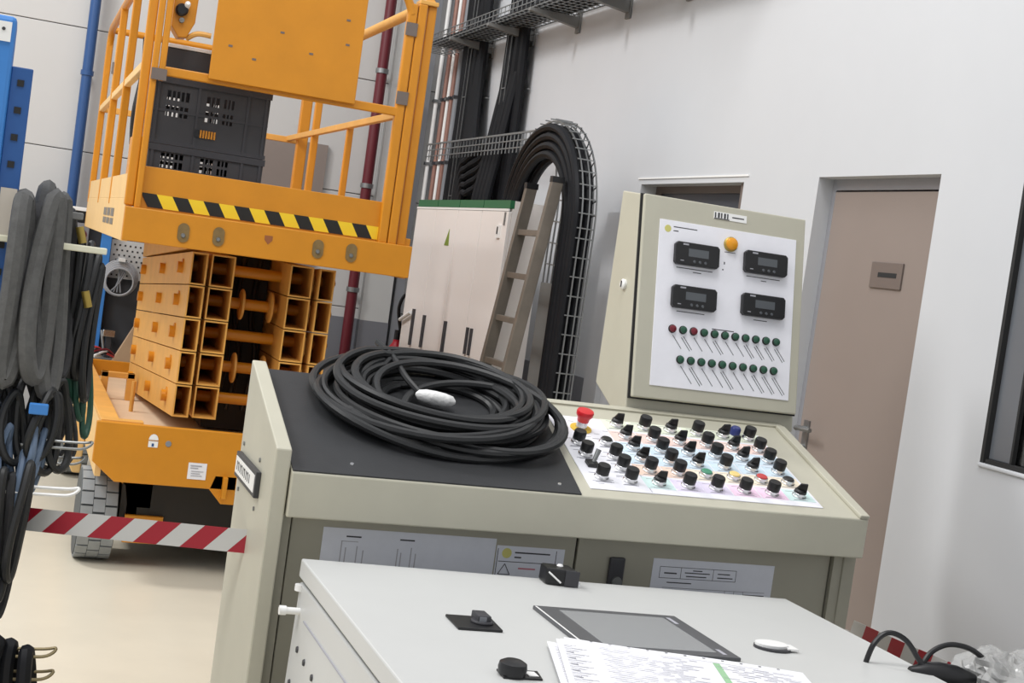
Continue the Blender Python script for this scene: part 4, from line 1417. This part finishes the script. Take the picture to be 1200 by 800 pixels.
# sheaf of papers on the lid
LM = Matrix.Translation((0.755, 3.34, 0.85)) @ Matrix.Rotation(TL, 4, 'Y')
sheets = [(-16.0, 0.400, -0.640, 0.0015, 'bottom sheet of the paper sheaf on the white lid, its corner peeking out at left'),
          (-17.0, 0.425, -0.628, 0.0040, 'second lowest sheet of the paper sheaf on the white lid'),
          (-16.2, 0.440, -0.615, 0.0110, 'middle sheet of the paper sheaf on the white lid'),
          (-17.0, 0.452, -0.606, 0.0130, 'top printed sheet with a green stripe and punched holes on the white lid')]
for i, (ang, u, v, h_, lab) in enumerate(sheets):
    Msh = LM @ Matrix.Translation((u, v, h_)) @ Matrix.Rotation(radians(ang), 4, 'Z')
    o = bpy.data.objects.new('paper_sheet', None)
    o.empty_display_size = 0.05
    COL.objects.link(o)
    o.matrix_world = Msh
    tag(o, lab, 'paper', 'sheaf of papers on the white lid')
    k = MB()
    Wd, Hd = 0.525, 0.37
    nx = 10
    zz = lambda x: (0.010 * max(0, (0.14 - x) / 0.14) if i < 2 else 0) + 0.0012 * sin(x * 14 + i)
    vs, fs = [], []
    for dz in (0, 0.0009):
        for j in range(nx + 1):
            x = Wd * j / nx
            vs += [(x, 0, zz(x) + dz), (x, -Hd, zz(x) + dz)]
    n_ = 2 * (nx + 1)
    for j in range(nx):
        q = 2 * j
        fs += [(q, q + 2, q + 3, q + 1), (n_ + q, n_ + q + 1, n_ + q + 3, n_ + q + 2), (q, n_ + q, n_ + q + 2, q + 2), (q + 1, q + 3, n_ + q + 3, n_ + q + 1)]
    fs += [(0, 1, n_ + 1, n_), (n_ - 2, 2 * n_ - 2, 2 * n_ - 1, n_ - 1)]
    k.add(vs, fs)
    inst('sheet', k.mesh('sheet', M_paper), o)
    k = MB()
    zt = 0.0026
    if i == 3:
        for j in range(11):
            x = 0.055 + 0.041 * j
            k.box(x, x + 0.006, -0.014, -0.010, zt, zt + 0.0003)
        inst('punched_hole', k.mesh('punched_hole', M_dark), o)['kind'] = 'stuff'
        k = MB()
        k.box(0.085, 0.42, -0.036, -0.0345, zt, zt + 0.0003)
        rr = random.Random(3)
        for row in range(22):
            x = 0.07 + 0.01 * (row % 3)
            while x < 0.50:
                ww = rr.uniform(0.012, 0.05)
                if not 0.30 < x + ww < 0.345 and rr.random() < 0.8:
                    k.box(x, min(x + ww, 0.5), -0.05 - row * 0.014, -0.0465 - row * 0.014, zt, zt + 0.0003)
                x += ww + rr.uniform(0.008, 0.02)
        inst('sheet_print', k.mesh('sheet_print', M_inkp), o)['kind'] = 'stuff'
        k = MB()
        k.box(0.318, 0.333, -0.36, -0.040, zt, zt + 0.0003)
        inst('green_stripe', k.mesh('green_stripe', M_gink), o)
    else:
        for row in range(12):
            k.box(0.012, 0.03 + 0.02 * (row % 2), -0.05 - row * 0.022, -0.047 - row * 0.022, 0.013 if i < 2 else zt, 0.0133 if i < 2 else zt + 0.0003)
        inst('sheet_print', k.mesh('sheet_print', M_inkl), o)['kind'] = 'stuff'

# ------------------------------------------------------------ barrier tapes


def tape(name, A, B, hgt, n, slant, label, sag=0.0, first=0):
    A, B = Vector(A), Vector(B)
    k = MB()
    d = (B - A)
    nn = n * 4
    side = d.cross(Vector((0, 0, 1))).normalized() * 0.0012
    for i in range(n):
        k.m((i + first) % 2)
        for s_ in range(4):
            t0, t1 = (i + s_ / 4) / n, (i + (s_ + 1) / 4) / n
            f0, f1 = t0 + slant / n, t1 + slant / n
            P = lambda t_, z: A + d * t_ + Vector((0, 0, z - sag * 4 * t_ * (1 - t_)))
            b0, b1, a1, a0 = P(t0, 0), P(t1, 0), P(f1, hgt), P(f0, hgt)
            k.hexa([b0 - side, b1 - side, b1 + side, b0 + side, a0 - side, a1 - side, a1 + side, a0 + side])
    o = k.build(name, [M_red, M_twhite], at=(A + B) / 2)
    return tag(o, label, 'barrier tape')


tape('barrier_tape', (-0.17, 4.24, 0.690), (0.700, 3.71, 0.768), 0.064, 15, 0.95, 'red and white striped tape stretched across in front of the scissor lift', 0.002, first=0)
tape('barrier_tape', (2.755, 3.925, 0.566), (2.755, 3.29, 0.590), 0.060, 9, 0.25, 'red and white striped tape running along the white wall at right', 0.003, first=1)
tape('barrier_tape', (2.755, 4.14, 0.55), (2.755, 3.925, 0.566), 0.020, 3, 0.0, 'twisted end of the striped tape tied to the thin grey post', 0.0, first=1)
t = thing('tape_post', (2.72, 4.2, 0), 'thin grey post holding the striped tape beside the taupe door', 'post')
MB().cyl((2.755, 4.16, 0), (2.755, 4.16, 0.66), 0.012, 12).build('pole', M_galvd, t, smooth=True)
MB().cyl((2.755, 4.16, 0), (2.755, 4.16, 0.02), 0.10, 20).build('base', M_dark, t, smooth=True)

# ------------------------------------------------------------ things at the right edge
t = thing('trolley', (2.45, 2.55, 0), 'grey steel trolley standing beside the low white cabinet, mostly below the frame', 'trolley')
MB().box(2.16, 2.80, 2.2, 2.86, 0.70, 0.73).build('top', M_galvd, t, bevel=0.004)
MB().box(2.16, 2.80, 2.2, 2.86, 0.20, 0.23).build('shelf', M_galvd, t, bevel=0.004)
for x in (2.18, 2.78):
    for y in (2.22, 2.84):
        MB().box(x - .015, x + .015, y - .015, y + .015, 0.0, 0.70).build('leg', M_galvd, t)
k = MB()
k.lathe((2.075, 2.70, 0.822), (1, -0.12, -0.06), [(0.010, 0.0), (0.016, 0.015), (0.025, 0.035), (0.030, 0.075), (0.028, 0.12), (0.02, 0.15), (0.014, 0.17)], 16)
pg = k.build('cable_plug', M_black, smooth=True, at=(2.15, 2.66, 0.78))
tag(pg, 'black moulded cable plug beside the crumpled plastic bag', 'plug')
o = MB().tube(spline([(1.985, 2.75, 0.81), (1.995, 2.74, 0.87), (2.03, 2.74, 0.898), (2.075, 2.73, 0.885), (2.10, 2.70, 0.845), (2.12, 2.68, 0.825)], 8), 0.0065, 8).build('power_lead', M_black, smooth=True, at=(2.05, 2.72, 0.82))
tag(o, 'black lead looping in front of the striped tape at right', 'cable')
o = MB().tube(spline([(2.10, 2.70, 0.82), (2.125, 2.70, 0.865), (2.165, 2.70, 0.886), (2.21, 2.70, 0.886), (2.255, 2.70, 0.872), (2.285, 2.68, 0.845), (2.30, 2.66, 0.80)], 8), 0.0065, 8).build('power_lead', M_black, smooth=True, at=(2.2, 2.68, 0.82))
tag(o, 'black lead arching from the plug to the clear plastic bag', 'cable')
# crumpled clear bag
from mathutils import noise
k = MB()
nu, nv = 40, 24
vs, fs = [], []
for j in range(nv + 1):
    ph = pi * j / nv
    for i in range(nu):
        th = 2 * pi * i / nu
        d = Vector((sin(ph) * cos(th), sin(ph) * sin(th), cos(ph)))
        q = 1 + 0.34 * noise.noise(d * 2.6 + Vector((3, 1, 7))) + 0.20 * abs(noise.noise(d * 6.5)) + 0.08 * noise.noise(d * 15)
        vs.append(Vector((2.36, 2.70, 0.805)) + Vector((d.x * 0.13, d.y * 0.11, d.z * 0.068)) * q)
for j in range(nv):
    for i in range(nu):
        fs.append((j * nu + i, j * nu + (i + 1) % nu, (j + 1) * nu + (i + 1) % nu, (j + 1) * nu + i))
k.add(vs, fs)
mbag = mat('crumpled_clear_plastic', (214, 214, 212), 0.2, bump=0.4, bscale=30)
mbag.node_tree.nodes['Principled BSDF'].inputs['Transmission Weight'].default_value = 0.55
bag = k.build('plastic_bag', mbag, at=(2.37, 2.52, 0.73))
tag(bag, 'crumpled clear plastic bag in the bottom right corner', 'plastic bag')

# ------------------------------------------------------------ hose rack at the left edge
RK = thing('hose_rack', (-0.12, 4.25, 0), 'blue steel rack post with punched flange and cable prongs at the left edge', 'rack')
MB().box(-0.30, -0.044, 4.10, 4.30, 0, 2.105).build('post', M_blue, RK, bevel=0.012)
MB().box(-0.044, 0.012, 4.12, 4.128, 0, 1.975).build('flange', M_blued, RK, bevel=0.003)
for i in range(14):
    z = 1.932 - 0.074 * i
    MB().box(-0.026, -0.008, 4.117, 4.12, z - 0.009, z + 0.009).build('punched_hole', M_nearblack, RK)
MB().box(-0.16, -0.056, 4.095, 4.10, 2.035, 2.088).build('white_plate', M_white2, RK)
MB().lathe((-0.076, 4.095, 2.068), (0, -1, 0), [(0.005, 0), (0.004, 0.003)], 8).build('bolt', M_dark, RK)
MB().box(-0.035, 0.008, 4.112, 4.118, 1.50, 1.645).build('tag_plate', mat('beige_tag', (200, 192, 180), .6), RK)


def prong(y, z, x1, r, mt, dz=0.0):
    k = MB()
    k.tube(spline([(-0.05, y, z), (x1 - 0.05, y, z + dz), (x1, y - 0.006, z + dz + 0.006), (x1 - 0.02, y - 0.016, z + dz - 0.012), (x1 - 0.08, y - 0.016, z - 0.016), (-0.05, y - 0.016, z - 0.016)], 5), r, 6)
    k.build('prong', mt, RK, smooth=True)


MB().box(-0.05, 0.262, 4.10, 4.125, 1.498, 1.516).build('top_arm', mat('cream_arm', (226, 224, 200), .5), RK, bevel=0.003)
MB().box(-0.05, 0.19, 4.14, 4.17, 1.585, 1.605).build('hook_bar', M_galvd, RK, bevel=0.003)
prong(4.09, 0.965, 0.285, 0.004, M_galv)
prong(4.18, 0.905, 0.275, 0.004, M_galv)
prong(4.02, 0.845, 0.26, 0.005, M_white2)
prong(3.75, 0.475, 0.235, 0.0045, M_wire)
prong(3.75, 0.415, 0.235, 0.0045, M_wire)
MB().box(-0.12, -0.05, 3.72, 4.12, 0.38, 0.50).build('lower_arm', M_blued, RK)


def loop(x, y, zt, Ln, wd, r, mt, name, label, group, ph=0.0, dep=0.03):
    pts = []
    N = 34
    for i in range(N):
        t_ = 2 * pi * i / N
        sh = (1 - cos(t_)) / 2
        z = zt - Ln * sh
        xx = x + wd * sin(t_) * (0.55 + 0.6 * sh) + 0.012 * sin(3 * sh + ph)
        yy = y + dep * sin(t_ + 0.6) + 0.01 * sin(2 * t_ + ph)
        pts.append((xx, yy, z))
    o = MB().tube(pts, r, 8, closed=True).build(name, mt, smooth=True, at=(x, y, zt - Ln))
    return tag(o, label, 'cable', group)


HOSES = [(0.028, 4.06, 1.625, 0.50, 0.022, 0.026, M_sleeve, 'grey braided hose loop hanging next to the blue post'),
         (0.062, 4.14, 1.60, 0.48, 0.020, 0.024, M_sleeved, 'dark hose loop between the grey hoses on the rack'),
         (0.078, 4.20, 1.660, 0.50, 0.018, 0.026, M_sleeve, 'grey hose loop rising highest on the rack'),
         (0.110, 4.07, 1.640, 0.50, 0.028, 0.025, M_sleeve, 'thick light grey hose loop at the front of the rack'),
         (0.140, 4.12, 1.635, 0.54, 0.026, 0.024, M_sleeve, 'light grey hose loop at the right end of the rack'),
         (0.165, 4.20, 1.600, 0.46, 0.020, 0.020, M_sleeved, 'dark hose loop behind the rightmost grey hose'),
         (0.045, 4.22, 1.56, 0.50, 0.030, 0.024, M_sleeved, 'dark hose loop hanging at the back of the rack')]
for i, (x, y, zt, Ln, wd, r, mt, lab) in enumerate(HOSES):
    loop(x, y, zt, Ln, wd, r, mt, 'hanging_hose', lab, 'hoses hanging on the rack', i)
for i in range(4):
    loop(0.195 + 0.022 * i, 4.24, 1.55 - 0.03 * i, 0.36 + 0.03 * (i % 2), 0.012, 0.011, M_cable, 'hanging_cable', ORD[i] + ' of the black cable loops right of the grey hoses', 'black cables right of the hoses', i)
for i in range(6):
    loop(0.19 + 0.014 * i, 4.26 + 0.01 * (i % 2), 1.30 - 0.02 * (i % 3), 0.24 + 0.03 * (i % 3), 0.014, 0.009, M_gcable, 'hanging_cable', ORD[i] + ' of the dark green cable loops below the black cables', 'green cables on the rack', i)
for x, z in ((0.185, 1.565), (0.222, 1.385)):
    o = MB().cyl((x, 4.2, z), (x + 0.014, 4.2, z - 0.045), 0.012, 12).build('brass_connector', M_brass, smooth=True, at=(x, 4.2, z))
    tag(o, 'brass cable connector high on the rack beside the hoses' if z > 1.5 else 'brass cable connector above the green cables', 'connector')
for i in range(9):
    loop(0.005 + 0.024 * i, 4.06 + 0.035 * (i % 3), 1.13 - 0.012 * (i % 4), 0.19 + 0.03 * (i % 3), 0.035, 0.011, M_cable, 'hanging_cable', ORD[i] + ' black cable loop in the tangle below the hoses', 'black cable tangle below the hoses', i * 1.3)
for i in range(6):
    loop(0.13 + 0.012 * i, 4.20, 1.10, 0.12 + 0.022 * i, 0.04 + 0.007 * i, 0.007, M_sleeved, 'hanging_cable', ORD[i] + ' thin dark cable curving out of the tangle towards the lift', 'thin cables curving from the tangle', i * .7, 0.02)
for i in range(8):
    loop(0.005 + 0.020 * i, 4.05 + 0.03 * (i % 3), 1.0 - 0.01 * (i % 3), 0.15 + 0.02 * (i % 2), 0.012, 0.010, M_bcable, 'hanging_cable', ORD[i] + ' blue grey cable loop hanging from the upper prongs', 'blue grey cables on the upper prongs', i * 1.1)
for i in range(10):
    loop(-0.02 + 0.015 * i, 3.98 + 0.03 * (i % 3), 0.93 - 0.02 * (i % 4), 0.28 + 0.035 * (i % 4), 0.014, 0.012, (M_cable, M_sleeved, M_bcable)[i % 3 if i % 3 != 2 or i > 7 else 0], 'hanging_cable',
         ORD[i] + ' dark cable loop hanging from the pale middle prong', 'dark cables on the middle prong', i * .9)
for i in range(7):
    loop(-0.03 + 0.033 * i, 3.72 + 0.02 * (i % 2), 0.545 - 0.012 * i, 0.34, 0.014, 0.019, M_cableb, 'hanging_cable', ORD[i] + ' black cable loop hanging from the lowest prongs', 'black cables on the lowest prongs', i)
o = MB().box(0.105, 0.155, 4.01, 4.03, 1.045, 1.075).build('blue_clip', M_blue, bevel=0.003, at=(0.13, 4.02, 1.045))
tag(o, 'small blue clip in the cable tangle', 'clip')

# ------------------------------------------------------------ workbench area behind the lift, left
BK = 1.172


def W(x, y, z):
    return Vector((x * BK, y * BK, max(0.0, 1.62 + (z - 1.62) * BK)))


MB.X = lambda p: W(*p)
BN = thing('tool_board', W(0.5, 8.75, 0), 'tool board with blue posts and a dark back panel behind the scissor lift', 'tool board')
MB().box(0.515, 0.575, 8.70, 8.76, 0, 1.56).build('post', M_blue, BN, bevel=0.004)
MB().box(0.0, 0.05, 8.70, 8.76, 0, 1.56).build('post', M_blue, BN, bevel=0.004)
MB().box(0.0, 0.86, 8.77, 8.79, 0.75, 1.60).build('back_board', M_darkpan, BN)
MB().box(0.20, 0.52, 8.64, 8.77, 1.60, 1.622).build('shelf', M_white2, BN, bevel=0.003)
MB().box(0.40, 0.515, 8.752, 8.77, 0.90, 1.30).build('grey_panel', M_midpan, BN)
MB().box(0.39, 0.48, 8.752, 8.77, 1.30, 1.40).build('pale_panel', M_frameg, BN)
pb = MB().box(0.58, 0.86, 8.755, 8.77, 1.23, 1.46).build('peg_panel', M_peg, BN)
k = MB()
for i in range(9):
    for j in range(7):
        x, z = 0.60 + 0.03 * i + 0.015 * (j % 2), 1.25 + 0.03 * j
        k.box(x - 0.005, x + 0.005, 8.7535, 8.755, z - 0.005, z + 0.005)
tag(k.build('peg_hole', M_nearblack, pb), kind='stuff')
MB().box(0.0, 0.9, 8.55, 8.95, 0.72, 0.76).build('bench_top', M_galvd, BN)
for x in (0.03, 0.87):
    MB().box(x - .03, x + .03, 8.6, 8.9, 0, 0.72).build('leg', M_darkpan, BN)

t = thing('emergency_box', W(0.40, 8.73, 1.42), 'pale box with a red stop button on the tool board', 'switch box')
MB().box(0.36, 0.44, 8.69, 8.752, 1.40, 1.53).build('housing', M_frameg, t, bevel=0.004)
MB().lathe((0.395, 8.69, 1.462), (0, -1, 0), [(0.018, 0), (0.02, 0.02), (0.034, 0.028), (0.032, 0.04), (0.01, 0.044)], 18).build('red_button', M_lr, t, smooth=True)

t = thing('cable_coil', W(0.63, 8.70, 1.13), 'round coil of silver grey cable hanging on the pegboard', 'cable coil')
k = MB()
for i in range(6):
    R = 0.105 - 0.005 * i
    k.tube([(0.645 + R * cos(a), 8.70 - 0.006 * i, 1.235 + R * 1.0 * sin(a) - 0.004 * i) for a in [2 * pi * j / 30 for j in range(30)]], 0.0055, 6, closed=True)
k.build('coil', M_coilg, t, smooth=True)
k = MB()
for i in range(4):
    k.tube(spline([(0.60 + .02 * i, 8.69, 1.15), (0.64, 8.685, 1.2 + .02 * i), (0.67 - .01 * i, 8.69, 1.27), (0.66, 8.69, 1.32)], 5), 0.005, 6)
k.build('inner_strands', M_greyp, t, smooth=True)
MB().box(0.625, 0.665, 8.66, 8.755, 1.335, 1.355).build('hook', M_white2, t)

t = thing('bench_vice', W(0.62, 8.66, 0.76), 'silver clamp standing on the bench behind the lift', 'clamp')
MB().box(0.585, 0.655, 8.62, 8.70, 0.885, 0.925).build('jaw', M_chrome, t, bevel=0.004)
MB().box(0.605, 0.64, 8.63, 8.69, 0.76, 0.885).build('stand', M_dark, t, bevel=0.004)
MB().cyl((0.575, 8.64, 0.92), (0.60, 8.62, 0.80), 0.008, 8).build('arm', M_galv, t, smooth=True)
o = MB().prism([(0.63, 8.5, 0.72), (0.85, 8.5, 0.72), (0.85, 8.5, 1.04), (0.78, 8.5, 1.04)], (0, 0.06, 0)).build('cardboard_panel', M_card, at=W(0.75, 8.5, 0.72))
tag(o, 'tan slanted board behind the left side of the scissor stack', 'board')
o = MB().box(0.60, 0.86, 8.40, 8.52, 0.60, 0.705).build('storage_box', M_cardd, bevel=0.004, at=W(0.73, 8.46, 0.6))
tag(o, 'brown box behind the rear bar of the lift deck', 'box')
for i in range(5):
    pts = spline([(0.50 + .02 * i, 8.5, 0.78), (0.54, 8.48 - .01 * i, 0.83 - .012 * i), (0.61, 8.5, 0.80 + .01 * (i % 3)), (0.66, 8.52, 0.78)], 6)
    o = MB().tube(pts, 0.008, 6).build('test_lead', (M_rcap, M_black, M_lr, M_black, M_white2)[i], smooth=True, at=W(0.58, 8.5, 0.77))
    tag(o, ['pink red test lead on the bench, lowest of the bunch', 'black test lead on the bench near the tan board', 'dark red test lead on the bench', 'black test lead on the bench beside the dark red one', 'white test lead on the bench'][i], 'cable', 'test leads on the bench')
MB.X = None
